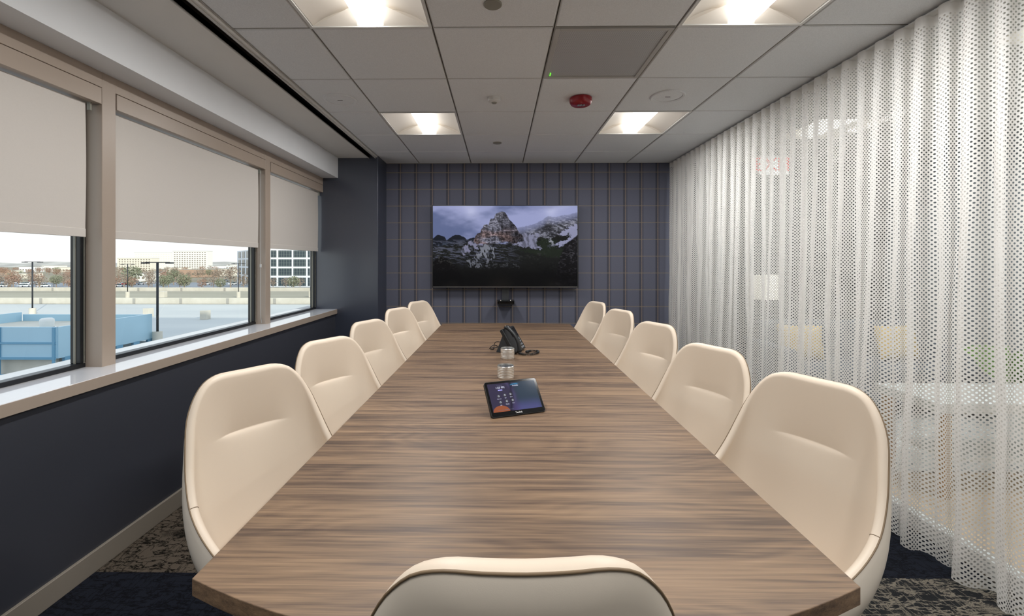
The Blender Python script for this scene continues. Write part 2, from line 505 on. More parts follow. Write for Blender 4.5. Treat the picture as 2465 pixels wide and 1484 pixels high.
# ---- recessed ceiling lights
def troffer(loc, label, group, name='ceiling_light'):
    t = empty(name, loc, 0, label, 'ceiling light', group)
    w = 0.302; y = 0.302; lw = 0.066; ly = y-0.028
    m = Mesh()                     # two curved wings
    for s in (-1, 1):
        rows = []
        for k in range(13):
            u = k/12
            x = s*(w-0.016 - u*(w-0.016-lw)); z = 0.006 + 0.082*math.sin(u*PI/2)**0.8
            rows.append([(x, -y+0.012, z), (x, y-0.012, z)])
        m.grid(rows)
    m.obj('reflector', M['light_housing'], t, smooth=True)
    m = Mesh()
    for s in (-1, 1):              # end plates
        m.add([(-w+.014, s*(y-0.012), 0.0), (w-.014, s*(y-0.012), 0.0), (w-.014, s*(y-0.012), 0.095), (-w+.014, s*(y-0.012), 0.095)], [(0,1,2,3)])
    m.box(-w, w, -y, y, 0.095, 0.10)
    for s in (-1, 1):              # sloping end panels
        a = [(-w+0.02, s*(y-0.014), 0.004), (-lw, s*(y-0.014), 0.004), (-lw, s*(y-0.055), 0.085)]
        b = [(w-0.02, s*(y-0.014), 0.004), (lw, s*(y-0.014), 0.004), (lw, s*(y-0.055), 0.085)]
        m.poly(a); m.poly(b)
    m.obj('housing', M['light_housing'], t)
    m = Mesh()
    for a in ((-w, -w+.014, -y, y), (w-.014, w, -y, y), (-w+.014, w-.014, -y, -y+.014), (-w+.014, w-.014, y-.014, y)):
        m.box(a[0], a[1], a[2], a[3], -0.002, 0.01)
    m.obj('light_frame', M['white_plastic'], t)
    rows = []
    prof = [(-lw, 0.085), (-lw+.002, 0.02), (-lw+.008, 0.010), (-lw+.02, 0.006), (0, 0.004), (lw-.02, 0.006), (lw-.008, 0.010), (lw-.002, 0.02), (lw, 0.085)]
    m = Mesh(); m.grid([[(x, -ly, z) for x, z in prof], [(x, ly, z) for x, z in prof]])
    m.poly([(x, -ly, z) for x, z in prof]); m.poly([(x, ly, z) for x, z in reversed(prof)])
    m.obj('lens', M['lens'], t)
    ld = bpy.data.lights.new('lamp', 'AREA'); ld.shape = 'RECTANGLE'; ld.size = 0.11; ld.size_y = 0.53
    ld.energy = LAMP_W; ld.color = (1.0, 0.99, 0.98)
    lo = bpy.data.objects.new('lamp', ld); COL.objects.link(lo); lo.parent = t; lo.location = (0, 0, 0.002)
    return t
tr0 = troffer((*light_spots[0], H), 'lit recessed square ceiling light, far left one nearest the corner column', 'square ceiling lights')
lbl = ['lit recessed square ceiling light at the far end on the curtain side',
       'large-looking lit ceiling light above the table on the window side',
       'large-looking lit ceiling light overhead beside the curtain top',
       'ceiling light behind the camera on the window side', 'ceiling light behind the camera on the curtain side']
for p, l in zip(light_spots[1:], lbl):
    c = copy_tree(tr0); c.location = (*p, H); c['label'] = l

# ---- return air grille
gr = empty('air_grille', (0.576, 2.495, H), 0, 'grey perforated square return air grille set in the ceiling', 'air grille')
m = Mesh()
for a in ((-.297, -.272, -.297, .297), (.272, .297, -.297, .297), (-.272, .272, -.297, -.272), (-.272, .272, .272, .297)):
    m.box(*a, -0.004, 0.01)
m.obj('grille_frame', M['grid_metal'], gr, bevel=0.002)
t = NT('perforated_metal')
v = t.coords('Object', rot=(0, 0, PI/4)); vo = t.n('ShaderNodeTexVoronoi'); t.put(vo.inputs['Vector'], v)
vo.inputs['Scale'].default_value = 130; vo.inputs['Randomness'].default_value = 0
col = t.mix(t.step(vo.outputs['Distance'], 0.30, 0.40), lin('#565656'), lin('#C4C4C4'))
M['perforated'] = t.done(t.bsdf(col, 0.5, 0.2))
Mesh().box(-.272, .272, -.272, .272, 0.002, 0.006).obj('grille_face', M['perforated'], gr)
Mesh().box(-.262, -.258, .225, .262, -0.002, 0.002).obj('indicator_light', M['led_green'], gr)

# ---- speakers, detectors
def ceil_disc(name, loc, parts, label, cat, group=None):
    t = empty(name, loc, 0, label, cat, group)
    for nm, prof, mat, seg in parts: Mesh().lathe(prof, seg=seg).obj(nm, M[mat], t, smooth=True, angle=35)
    return t
sp = [('speaker_rim', [(0.118, 0.0), (0.118, -0.006), (0.112, -0.011), (0.098, -0.008), (0.096, -0.002), (0.096, 0.0)], 'tile', 48),
      ('speaker_grille', [(0.096, -0.003), (0.07, -0.006), (0.0, -0.007)], 'tile', 48)]
s1 = ceil_disc('ceiling_speaker', (-1.14, 3.14, H), sp, 'round flush ceiling speaker by the black air slot', 'ceiling speaker', 'ceiling speakers')
s2 = ceil_disc('ceiling_speaker', (1.18, 3.10, H), sp, 'round flush ceiling speaker on the curtain side', 'ceiling speaker', 'ceiling speakers')
for s_ in (s1, s2): Mesh().box(-.018, .018, -.003, .003, -0.0085, -0.006).obj('badge', M['grid_dark'], s_)
ceil_disc('motion_sensor', (-0.037, 3.12, H), [('sensor_body', [(0.046, 0), (0.046, -0.018), (0.043, -0.026), (0.030, -0.034), (0.020, -0.035)], 'white_plastic', 36),
          ('sensor_eye', [(0.020, -0.035), (0.014, -0.041), (0.0, -0.043)], 'gasket', 24)],
          'small white round motion sensor on a ceiling tile', 'sensor')
al = ceil_disc('fire_alarm', (0.577, 3.13, H), [('alarm_body', [(0.070, 0), (0.079, -0.006), (0.078, -0.030), (0.070, -0.046), (0.060, -0.052), (0.0, -0.053)], 'red_plastic', 48)],
          'round red fire alarm strobe on the ceiling', 'fire alarm')
m = Mesh()
for k in range(3): m.obox((-0.018+0.018*k, -0.012, -0.056), 0.0075, 0.011, 0.004)
m.obj('strobe_lens', M['strobe'], al, bevel=0.003)
ceil_disc('sprinkler_cap', (-0.02, 4.29, H), [('cap', [(0.042, 0), (0.042, -0.004), (0.038, -0.007), (0.0, -0.008)], 'gasket', 32)],
          'small flat grey sprinkler cover between the far ceiling lights', 'sprinkler', 'sprinkler covers')
ceil_disc('sprinkler_cap', (-0.03, 1.99, H), [('cap', [(0.042, 0), (0.042, -0.004), (0.038, -0.007), (0.0, -0.008)], 'gasket', 32)],
          'small flat grey sprinkler cover at the top edge of the picture', 'sprinkler', 'sprinkler covers')

# ------------------------------------------------------------------ windows
XF = -1.934; XP = -2.035        # mullion face and glass plane
mull = [2.1226 - 1.5*k for k in (3, 2, 1, 0)] + [3.6226, 5.1226]
m = Mesh()
for y in mull[:-1]:
    if y+0.08 > YB: m.box(XP-0.03, XF, max(y, YB), y+0.0765, SILL-0.002, ZC+0.93)
m.box(XP-0.03, XF-0.0015, YB, YCOL+0.02, ZC+0.854, ZC+0.93)
tm = structure(m.obj('trim_mullions', M['taupe_metal'], bevel=0.003))
m = Mesh(); m.box(-2.25, XW+0.018, YB, YCOL, SILL-0.048, SILL)
sl_ = structure(m.obj('trim_sill', M['sill_sky_pale'], bevel=0.002))
Mesh().box(XW+0.016, XW+0.0215, YB, YCOL, SILL-0.049, SILL-0.0015).obj('nosing', M['taupe_metal'], sl_, bevel=0.001)  # strip keeps the front taupe beside the sky-whitened top
structure(Mesh().box(-2.30, -2.06, YB, YF+0.1, -0.8, SILL-0.01).box(-2.30, -2.06, YB, YF+0.1, ZC+0.86, H+0.3).obj('wall_outer', M['strip_paint']))

fascia_w = {}
def window(n, y0, y1):
    w = structure(empty('window_%d' % n, (XP, (y0+y1)/2, SILL)))
    hh = ZC+0.86-SILL; a, b = y0-(y0+y1)/2, y1-(y0+y1)/2
    m = Mesh(); d = 0.028
    m.box(-0.03, 0.02, a, b, 0, 0.022); m.box(-0.03, 0.02, a, b, hh-d, hh)
    m.box(-0.03, 0.02, a, a+d, 0.022, hh-d); m.box(-0.03, 0.02, b-d, b, 0.022, hh-d)
    m.obj('window_frame', M['black_frame'], w, bevel=0.003)
    m = Mesh(); m.box(-0.012, 0.023, b-0.012, b-0.009, 0.022, hh-d); m.box(-0.012, -0.002, b-0.031, b-0.027, 0.022, hh-d)
    m.obj('gasket', M['gasket'], w)
    Mesh().add([(-0.01, a+.02, 0.015), (-0.01, b-.02, 0.015), (-0.01, b-.02, hh-.02), (-0.01, a+.02, hh-.02)], [(0,1,2,3)]).obj('window_pane', M['glass'], w)
wins = [(mull[k]+0.077, mull[k+1]) for k in range(len(mull)-1)]
wins = [(max(a, YB), min(b, YCOL+0.0)) for a, b in wins if b > YB+0.1]
for i, (a, b) in enumerate(wins): window(i+1, a, b)
SH = ZC+0.123                  # lower edge of the shades
blbl = {2.1226: 'beige roller shade at the left edge of the picture, first window', 3.6226: 'beige roller shade half lowered over the middle window, with bead chain',
        YCOL: 'beige roller shade in the window next to the dark blue column'}
for a, b in wins:
    r = empty('roller_blind', (-1.975, (a+b)/2, SH), 0, blbl.get(b, 'beige roller shade behind the camera, %s one' % ('first' if b < 0 else 'second')), 'roller shade', 'roller shades on the windows')
    ya, yb = a-(a+b)/2, b-(a+b)/2
    top = ZC+0.854-SH
    m = Mesh(); m.box(-0.03, XF+1.975+0.002, ya+0.004, yb-0.004, top-0.082, top-0.004)
    m.obj('fascia', M['taupe_metal'], r, bevel=0.002)
    m = Mesh()
    yy0, yy1 = ya+0.02, yb-0.045
    rows = []
    for k in range(9):
        z = 0.040 + (top-0.09-0.040)*k/8
        rows.append([(0.004*math.sin(PI*k/8)+0.0005, yy0, z), (0.004*math.sin(PI*k/8)+0.0005, yy1, z)])
    m.grid(rows); m.grid([[(p[0]-0.001, p[1], p[2]) for p in q] for q in reversed(rows)])
    m.obj('shade_cloth', M['shade_fabric'], r, smooth=True)
    Mesh().box(-0.004, 0.004, yy0, yy1, 0.0, 0.040).obj('hem_bar', M['shade_fabric'], r, bevel=0.002)
    Mesh().box(-0.004, 0.012, yy1+0.012, yy1+0.022, top-0.12, top-0.08).obj('bracket', M['gasket'], r)
    if abs(b-3.6226) < 0.01:
        pts = []
        for k in range(41):
            u = k/40*2
            z = (top-0.1) - (top-0.1+0.62)*(u if u < 1 else 2-u)
            pts.append((0.012+0.0, yy1+0.022+(0.0 if u < 1 else 0.014), z))
        Mesh().tube(pts, 0.0016, 5).obj('bead_chain', M['white_plastic'], r)
        Mesh().box(0.006, 0.018, yy1+0.018, yy1+0.026, -0.16, -0.135).obj('chain_clip', M['white_plastic'], r)

# ------------------------------------------------------------------ screen on the far wall
def fbm(x, y, octs=5, seed=0, lac=2.0, gain=0.5):
    rs = np.random.RandomState(seed); tot = np.zeros_like(x); amp = 1; f = 1; norm = 0
    for o in range(octs):
        tab = rs.rand(64, 64)
        xf, yf = x*f, y*f
        xi, yi = np.floor(xf).astype(int), np.floor(yf).astype(int)
        fx, fy = xf-xi, yf-yi; fx = fx*fx*(3-2*fx); fy = fy*fy*(3-2*fy)
        g00 = tab[yi % 64, xi % 64]; g10 = tab[yi % 64, (xi+1) % 64]; g01 = tab[(yi+1) % 64, xi % 64]; g11 = tab[(yi+1) % 64, (xi+1) % 64]
        tot += amp*((g00*(1-fx)+g10*fx)*(1-fy)+(g01*(1-fx)+g11*fx)*fy); norm += amp
        amp *= gain; f *= lac
    return tot/norm
def sstep(a, b, x):
    t_ = np.clip((x-a)/(b-a), 0, 1); return t_*t_*(3-2*t_)
def mountain_picture(nx, ny):
    u, v = np.meshgrid(np.linspace(0, 1, nx), np.linspace(0, 1, ny))      # v runs down
    def mixc(img, c, a): return img*(1-a[..., None]) + np.array(c)[None, None, :]*a[..., None]
    n1 = fbm(u*4, v*5, 5, 1); n2 = fbm(u*26, v*22, 5, 2, gain=0.62); n3 = fbm(u*70, v*60, 4, 3, gain=0.7)
    img = np.zeros((ny, nx, 3))
    sky_a, sky_b = np.array([0.33, 0.36, 0.60]), np.array([0.12, 0.15, 0.29])
    k = np.clip(sstep(0.30, 0.70, n1 + 0.35*(0.42-v)*1.2 + 0.25*(u-0.35)), 0, 1)
    img[:] = sky_b + (sky_a-sky_b)*k[..., None]
    def ridge(pts, jag=0.012, seed=5):
        xs_, ys_ = zip(*pts); y = np.interp(u[0], xs_, ys_)
        j = fbm(u[0]*45, u[0]*0+seed, 4, seed, gain=0.65)-0.5
        return (y + j*jag*2)[None, :]
    # distant right-hand ridge fading into cloud
    r = ridge([(0.55, .27), (.62, .25), (.68, .23), (.73, .2), (.77, .15), (.80, .125), (.85, .14), (.9, .12), (1, .08)], 0.015, 6)
    mask = sstep(0, 0.012, v-r)*(u > 0.56)
    rock = 0.035 + 0.17*sstep(0.42, 0.66, n3*0.6+n2*0.5-0.05)
    strata = fbm(u*9+v*3, v*60-u*22, 4, 9, gain=0.6)
    rock = rock*(0.5+1.0*sstep(0.35, 0.6, strata))
    fog = 1-sstep(0.0, 0.13, v-r)
    rr = np.stack([rock*0.98, rock*1.0, rock*1.25], -1)
    rr = rr*(1-fog[..., None]*0.75) + sky_a*0.8*fog[..., None]*0.75
    img = img*(1-mask[..., None]) + rr*mask[..., None]
    # left low peaks
    r = ridge([(0, .40), (.02, .375), (.035, .355), (.05, .365), (.08, .38), (.095, .43), (.11, .405), (.135, .37), (.15, .355), (.19, .36), (.215, .385), (.235, .42), (.26, .40), (.28, .39), (.31, .39), (.5, .5)], 0.01, 8)
    mask = sstep(0, 0.008, v-r)*(u < 0.5)
    c = 0.012 + 0.05*sstep(0.45, 0.7, n2)*sstep(0.42, 0.5, v)
    img = img*(1-mask[..., None]) + np.stack([c*0.8, c*1.0, c*1.5], -1)*mask[..., None]
    # ground: dark slopes
    r = ridge([(0, .50), (.15, .47), (.27, .43), (.33, .44), (.5, .46), (.62, .38), (.72, .36), (.8, .40), (.9, .33), (1, .27)], 0.02, 11)
    mask = sstep(0, 0.02, v-r)
    c = 0.010 + 0.045*sstep(0.5, 0.75, n3*0.5+n2*0.5)*(1.1-v)
    img = img*(1-mask[..., None]) + np.stack([c*0.95, c*1.05, c*0.95], -1)*mask[..., None]
    dust = sstep(.50, .62, fbm(u*30+v*8, v*95-u*25, 4, 77, gain=.65))*sstep(.40, .46, v)*(1-sstep(.62, .80, v))*(1-sstep(.45, .66, u))
    img = img*(1-0.5*dust[..., None]) + np.array([.075, .08, .115])[None, None]*0.9*dust[..., None]
    # snow fields and scree
    def inside(poly):
        a = np.zeros_like(u, bool); px = [p[0] for p in poly]; py = [p[1] for p in poly]; n = len(poly); j = n-1
        du = u + (n2-0.5)*0.06; dv = v + (n3-0.5)*0.09 + (n2-0.5)*0.04
        for i in range(n):
            cnd = ((py[i] > dv) != (py[j] > dv)) & (du < (px[j]-px[i])*(dv-py[i])/(py[j]-py[i]+1e-9)+px[i])
            a ^= cnd; j = i
        return a.astype(float)
    streak = fbm(u*14+v*14, v*10-u*55, 4, 21, gain=0.6)
    sn = inside([(.60, .34), (.66, .35), (.74, .345), (.76, .37), (.71, .43), (.72, .48), (.76, .535), (.68, .52), (.60, .50), (.54, .475), (.57, .44), (.62, .44)])
    img = mixc(img, (0.23, 0.235, 0.34), sn*(0.45+0.55*sstep(0.40, .6, streak)))
    sn = inside([(1.0, .22), (.95, .27), (.89, .32), (.87, .37), (.90, .36), (.95, .35), (.93, .41), (.87, .46), (.80, .51), (.86, .505), (.93, .46), (1.0, .36)])
    img = mixc(img, (0.30, 0.31, 0.46), sn*0.9)
    sn = inside([(.24, .44), (.29, .40), (.34, .43), (.345, .47), (.29, .55), (.22, .61), (.16, .63), (.20, .57)])
    img = mixc(img, (0.21, 0.21, 0.31), sn*sstep(0.42, 0.56, streak))
    sn = inside([(.35, .47), (.44, .52), (.46, .60), (.42, .68), (.36, .76), (.26, .77), (.24, .70), (.31, .60)])
    img = mixc(img, (0.19, 0.20, 0.24), sn*sstep(0.50, 0.60, streak))
    gsl = inside([(.70, .45), (.78, .41), (.86, .43), (.84, .50), (.88, .55), (.98, .50), (.9, .66), (.7, .60), (.55, .52), (.66, .54), (.76, .54)])
    img = mixc(img, (0.014, 0.021, 0.012), gsl*(0.5+0.4*n2))
    sn = sstep(0.55, 0.62, fbm(u*60+v*20, v*30-u*20, 3, 31))*inside([(.8, .40), (.85, .43), (.84, .50), (.79, .46)])
    img = mixc(img, (0.25, 0.26, 0.3), sn)
    # the central peak
    r = ridge([(.285, .43), (.295, .37), (.31, .345), (.33, .33), (.335, .29), (.345, .275), (.352, .235), (.37, .225), (.385, .24), (.395, .18), (.40, .16), (.425, .145), (.432, .10), (.45, .085),
               (.465, .068), (.48, .066), (.50, .08), (.515, .115), (.53, .17), (.55, .205), (.575, .255), (.59, .31), (.60, .34), (.62, .36), (.63, .42), (.635, .46)], 0.008, 13)
    low = np.interp(u[0], [.285, .31, .35, .42, .50, .55, .60, .635], [.44, .46, .47, .46, .44, .465, .44, .43])[None, :] + (n2-0.5)*0.06
    mask = sstep(0, 0.006, v-r)*(1-sstep(0, 0.02, v-low))*(u > .285)*(u < .637)
    vert = fbm(u*75, v*9, 4, 17, gain=0.6); horiz = fbm(u*6, v*48+u*6, 4, 18, gain=0.6)
    c = 0.035 + 0.13*sstep(0.38, 0.68, vert*0.55+n3*0.45) + 0.13*sstep(0.58, 0.72, horiz)
    shade = 0.75 + 0.45*sstep(0.52, 0.42, u) - 0.45*sstep(.53, .56, u)*sstep(.30, .36, v)
    warm = sstep(0.45, 0.7, fbm(u*7, v*7, 3, 40))*sstep(.22, .38, v)
    c = c*(0.55+0.9*sstep(.40, .62, fbm(u*120, v*110, 3, 71, gain=0.7)))
    pk = np.stack([c*(0.95+0.32*warm), c*(0.95-0.08*warm), c*(1.22-0.36*warm)], -1)*np.clip(shade, .3, 1.3)[..., None]
    img = img*(1-mask[..., None]) + pk*mask[..., None]
    # right-hand dark boulder slope, left boulders, darkness below
    bl = sstep(0, 0.02, v-np.interp(u[0], [.84, .88, .93, 1.0], [.95, .62, .45, .36])[None, :])*(u > .84)
    c = 0.006+0.045*sstep(.5, .75, n3)
    img = img*(1-bl[..., None]) + np.stack([c, c*.95, c*1.1], -1)*bl[..., None]
    bl = sstep(0, 0.03, v-np.interp(u[0], [0, .05, .10, .16, .22], [.68, .61, .64, .74, .95])[None, :])*(u < .22)
    c = 0.004+0.05*sstep(.5, .7, n3)*(1-sstep(.64, .86, v))
    img = img*(1-bl[..., None]) + np.stack([c, c*.98, c*.95], -1)*bl[..., None]
    bush = sstep(.56, .66, n3)*sstep(.68, .73, v)*(1-sstep(.74, .80, v))*(u > .3)*(u < .6)
    img = mixc(img, (.10, .105, .12), bush*0.8)
    dk = sstep(.56, .92, v + (n2-.5)*.15)
    img *= (1-0.90*dk)[..., None]
    img += 0.002
    return img
tv = empty('wall_screen', (0.065, YF, ZC+0.188), 0, 'large wall-mounted black television showing a snowy mountain picture', 'television')
tw, th_ = 0.838, 0.474
nx, ny = 600, 338
img = mountain_picture(nx, ny)
uu = np.linspace(-tw+0.009, tw-0.009, nx); vv = np.linspace(th_-0.009, -th_+0.020, ny)
V = np.stack([*np.meshgrid(uu, vv)], -1).reshape(-1, 2)
me = bpy.data.meshes.new('screen_panel')
idx = np.arange(nx*ny).reshape(ny, nx)
F = np.stack([idx[:-1, :-1], idx[1:, :-1], idx[1:, 1:], idx[:-1, 1:]], -1).reshape(-1, 4)
me.from_pydata([(float(a), -0.1165, float(b)) for a, b in V], [], F.tolist())
ca = me.color_attributes.new('picture', 'FLOAT_COLOR', 'POINT')
buf = np.ones((nx*ny, 4), np.float32); buf[:, :3] = img.reshape(-1, 3)
ca.data.foreach_set('color', buf.ravel())
t = NT('screen_picture')
at = t.n('ShaderNodeVertexColor', layer_name='picture')
em = t.n('ShaderNodeEmission'); t.put(em.inputs[0], at.outputs[0]); em.inputs[1].default_value = 0.66
gl = t.bsdf((0.003, 0.003, 0.004), 0.12, 0, 0.2)
ad = t.n('ShaderNodeAddShader'); t.t.links.new(em.outputs[0], ad.inputs[0]); t.t.links.new(gl, ad.inputs[1])
me.materials.append(t.done(ad.outputs[0]))
o = bpy.data.objects.new('screen_panel', me); COL.objects.link(o); o.parent = tv
Mesh().box(-tw, tw, -0.115, -0.055, -th_, th_).obj('screen_body', M['black_gloss'], tv, bevel=0.004)
m = Mesh()
m.box(-tw, tw, -0.122, -0.112, th_-0.009, th_); m.box(-tw, -tw+.009, -0.122, -0.112, -th_, th_-.009); m.box(tw-.009, tw, -0.122, -0.112, -th_, th_-.009)
m.obj('bezel', M['black_plastic'], tv)
Mesh().box(-tw+.009, tw-.009, -0.122, -0.112, -th_, -th_+0.018).obj('chin', plain('dark_steel', '#6A6A6C', 0.25, 0.9), tv)
Mesh().box(-0.25, 0.25, -0.055, 0, -0.2, 0.2).obj('wall_mount', M['black_plastic'], tv)

sh = empty('camera_shelf', (0.075, YF, ZC-0.475), 0, 'small black camera shelf on a post below the television', 'camera shelf')
Mesh().box(-0.045, 0.035, -0.05, -0.025, 0.02, 0.22).obj('post', M['grey_plastic'], sh, bevel=0.003)
Mesh().box(-0.03, 0.02, -0.025, 0.0, 0.02, 0.2).obj('backplate', M['black_plastic'], sh)
m = Mesh(); m.box(-0.10, 0.095, -0.17, 0.0, 0.0, 0.006); m.box(-0.10, 0.095, -0.17, 0.0, 0.036, 0.042); m.box(-0.10, -0.094, -0.17, 0, 0.006, 0.036); m.box(0.089, 0.095, -0.17, 0, 0.006, 0.036)
m.obj('tray', M['black_plastic'], sh)
Mesh().box(-0.088, 0.083, -0.160, -0.02, 0.007, 0.033).obj('device', M['black_gloss'], sh, bevel=0.003)
for x in (-0.06, 0.05): Mesh().lathe([(0.006, 0), (0.006, 0.008), (0, 0.01)], (x, -0.15, 0.042), 10).obj('screw', M['chrome'], sh, smooth=True)

# ------------------------------------------------------------------ conference table
tb = empty('conference_table', (0.055, 2.68, 0), math.radians(-0.35), 'long walnut conference table with bowed ends down the middle of the room', 'table')
hw = 0.652; y0, y1 = 0.86-2.68, 4.50-2.68
def outline(n=20):
    pts = []
    for k in range(n+1):
        x = -hw + 2*hw*k/n; pts.append((x, y0 - 0.150*(1-(x/hw)**2)))
    for k in range(n+1):
        x = hw - 2*hw*k/n; pts.append((x, y1 + 0.05*(1-(x/hw)**2)))
    return pts
out = outline()
seams = [1.995-2.68, 3.31-2.68]
m = Mesh()
n = len(out)
m.add([(x, y, TH) for x, y in out] + [(x, y, TH-0.035) for x, y in out],
      [tuple(range(n)), tuple(range(2*n-1, n-1, -1))] + [(i, n+i, n+(i+1) % n, (i+1) % n) for i in range(n)])
top = m.obj('tabletop', M['walnut'], tb)
b = top.modifiers.new('bevel', 'BEVEL'); b.width = 0.0015; b.segments = 2; b.limit_method = 'ANGLE'
for s in seams: Mesh().box(-hw+.001, hw-.001, s-0.0012, s+0.0012, TH-0.001, TH+0.0003).obj('joint_strip', M['seam_light'], tb)
for yy in (-1.25, 0.0, 1.3):
    p = Mesh().box(-0.16, 0.16, yy-0.24, yy+0.24, 0.0, TH-0.035).obj('pedestal', M['walnut_dark'], tb, bevel=0.004)
Mesh().box(-0.05, 0.05, -1.0, 1.06, TH-0.115, TH-0.036).obj('stretcher', M['walnut_dark'], tb)

# ------------------------------------------------------------------ chairs
TOP = [(0, -.335, 0.970), (.055, -.334, 0.971), (.100, -.331, 0.971), (.138, -.325, 0.959), (.166, -.313, 0.925), (.190, -.295, 0.867), (.205, -.268, 0.795), (.220, -.232, 0.714),
       (.231, -.182, 0.648), (.238, -.11, 0.607), (.240, -.03, 0.580), (.238, .05, 0.560), (.232, .13, 0.545)]
BOT = [(0, -.205, .43), (.04, -.205, .43), (.072, -.204, .43), (.10, -.202, .43), (.127, -.196, .43), (.152, -.18, .43), (.172, -.155, .43), (.186, -.12, .43),
       (.195, -.07, .43), (.20, -.02, .43), (.202, .04, .43), (.202, .09, .43), (.200, .14, .43)]
def cr(P, t_):
    n = len(P)-1; x = t_*n; i = min(int(x), n-1); f = x-i
    p0, p1, p2, p3 = Vector(P[max(i-1, 0)]), Vector(P[i]), Vector(P[i+1]), Vector(P[min(i+2, n)])
    if i == 0: p0 = Vector((-P[1][0], P[1][1], P[1][2]))
    return 0.5*((2*p1)+(-p0+p2)*f+(2*p0-5*p1+4*p2-p3)*f*f+(-p0+3*p1-3*p2+p3)*f**3)
def rimpt(s, which):
    p = cr(TOP if which else BOT, abs(s))
    return Vector((p.x*(1 if s >= 0 else -1), p.y, p.z))
def outn(s):
    e = 0.02
    a, b_ = rimpt(max(-1, s-e), 1), rimpt(min(1, s+e), 1)
    c, d = rimpt(max(-1, s-e), 0), rimpt(min(1, s+e), 0)
    t_ = (b_-a).normalized()*0.5 + (d-c).normalized(); t_.z = 0
    return Vector((t_.y, -t_.x, 0)).normalized()
def inner_pt(s, t_):
    a, b_ = rimpt(s, 0), rimpt(s, 1)
    p = a.lerp(b_, t_)
    n_ = outn(s)
    p += n_*0.030*math.sin(PI*t_)*(1-0.4*abs(s))          # belly of the back
    # tuck across the lumbar
    dz = p.z - 0.785
    win = 1/(1+math.exp((abs(p.x)-0.092)/0.014))
    if p.y < -0.1:
        dpt = 0.017*(math.exp(-abs(dz)/0.07) if dz >= 0 else 0.6*math.exp(-abs(dz)/0.034)+0.4*math.exp(-abs(dz)/0.005))
        p += n_*dpt*win
    return p
def chair_meshes():
    NS = 72
    S = [-1+2*k/NS for k in range(NS+1)]
    # rows in z: dense around the tuck
    T = sorted(set([k/26 for k in range(27)] + [0.58+0.004*k for k in range(34)]))
    th = lambda s: 0.046-0.017/(1+math.exp(-(abs(s)-0.2)/0.035))
    cushion = Mesh()
    rows = [[inner_pt(s, t_) for s in S] for t_ in T]
    # rounded rim: from the inner top over to the outer side
    def updir(s):
        a, b_ = rimpt(s, 0), rimpt(s, 1)
        return (b_-a).normalized() if abs(s) < .9 else Vector((0, 0, 1))
    def rimdir(s):
        T_ = (rimpt(min(1, s+.03), 1)-rimpt(max(-1, s-.03), 1)).normalized()
        B_ = outn(s).cross(T_); B_.normalize()
        return B_ if B_.dot(updir(s)) > 0 else -B_
    NR = 9
    for k in range(1, NR+1):
        a = PI*k/NR*0.72
        r = []
        for s in S:
            n_ = outn(s); w = th(s)
            r.append(inner_pt(s, 1) + n_*(w/2)*(1-math.cos(a)) + rimdir(s)*(w*0.42)*math.sin(a))
        rows.append(r)
    cushion.grid([list(reversed(r)) for r in rows])
    seam_row = rows[-1]
    shell = Mesh()
    rows2 = [[p.copy() for p in seam_row]]
    def outer_pt(s, t_):
        a, b_ = rimpt(s, 0), rimpt(s, 1)
        p = a.lerp(b_, t_); n_ = outn(s)
        w = th(s)+0.008*math.sin(PI*t_)
        return p + n_*(w + 0.026*math.sin(PI*t_)*(1-0.4*abs(s)))
    NB = 22
    for k in range(0, NB+1):
        t_ = 0.985 - 0.985*k/NB
        rows2.append([outer_pt(s, t_) for s in S])
    base = rows2[-1]; ctr = Vector((0, 0.12, 0.385))
    for k, (f, z) in enumerate(((0.03, .408), (0.10, .392), (0.22, .378), (0.45, .368), (0.72, .362), (0.98, .360))):
        rows2.append([Vector((p.x+(ctr.x-p.x)*f, p.y+(ctr.y-p.y)*f, z)) for p in base])
    shell.grid([list(reversed(r)) for r in rows2])
    pip = Mesh().tube([p + outn(s)*0.0005 for s, p in zip(S, seam_row)], 0.0022, 6)
    for sg in (-1, 1):
        k0 = S.index(min(S, key=lambda q: abs(q-sg*0.66)))
        path = [r[k0] for r in rows[-NR-9:]]
        pip.tube([p-outn(sg*0.66)*0.0 for p in path], 0.0012, 5)
    # arm front end caps
    cap = Mesh()
    for e, s in ((0, -1), (-1, 1)):
        ring = [r[e] for r in rows] + [r[e] for r in rows2[1:]]
        c0 = sum(ring, Vector())/len(ring)
        bulge = [c0.lerp(p, 0.75)+Vector((0, .016, 0)) for p in ring]
        tip = [c0.lerp(p, 0.3)+Vector((0, .022, 0)) for p in ring]
        g_ = [ring, bulge, tip, [c0+Vector((0, .023, 0))]*len(ring)]
        cap.grid(g_ if s < 0 else [list(reversed(q)) for q in g_])
    # seat pad
    seat = Mesh(); rows3 = []
    for rr, z in ((0.0, .470), (0.5, .472), (0.8, .470), (0.93, .462), (1.0, .445), (1.0, .42), (0.97, .40), (0.0, .395)):
        row = []
        for k in range(48):
            a = 2*PI*k/48; c_, s_ = math.cos(a), math.sin(a)
            q = (abs(c_)**3.2+abs(s_)**3.2)**(-1/3.2)
            row.append((c_*q*0.205*rr*(0.92+0.08*s_), -0.005+s_*q*0.232*rr, z))
        rows3.append(row)
    seat.grid(rows3, True)
    return cushion, shell, pip, cap, seat
ch = empty('conference_chair', (0, 0, 0), 0, 'x', 'chair', 'cream conference chairs')
cu, shl, pip, cap, seat = chair_meshes()
cu.obj('back_cushion', M['leather'], ch, smooth=True)
shl.obj('outer_shell', M['shell'], ch, smooth=True)
pip.obj('piping', M['piping'], ch, smooth=True)
cap.obj('arm_tip', M['leather'], ch, smooth=True)
seat.obj('seat', M['leather'], ch, smooth=True)
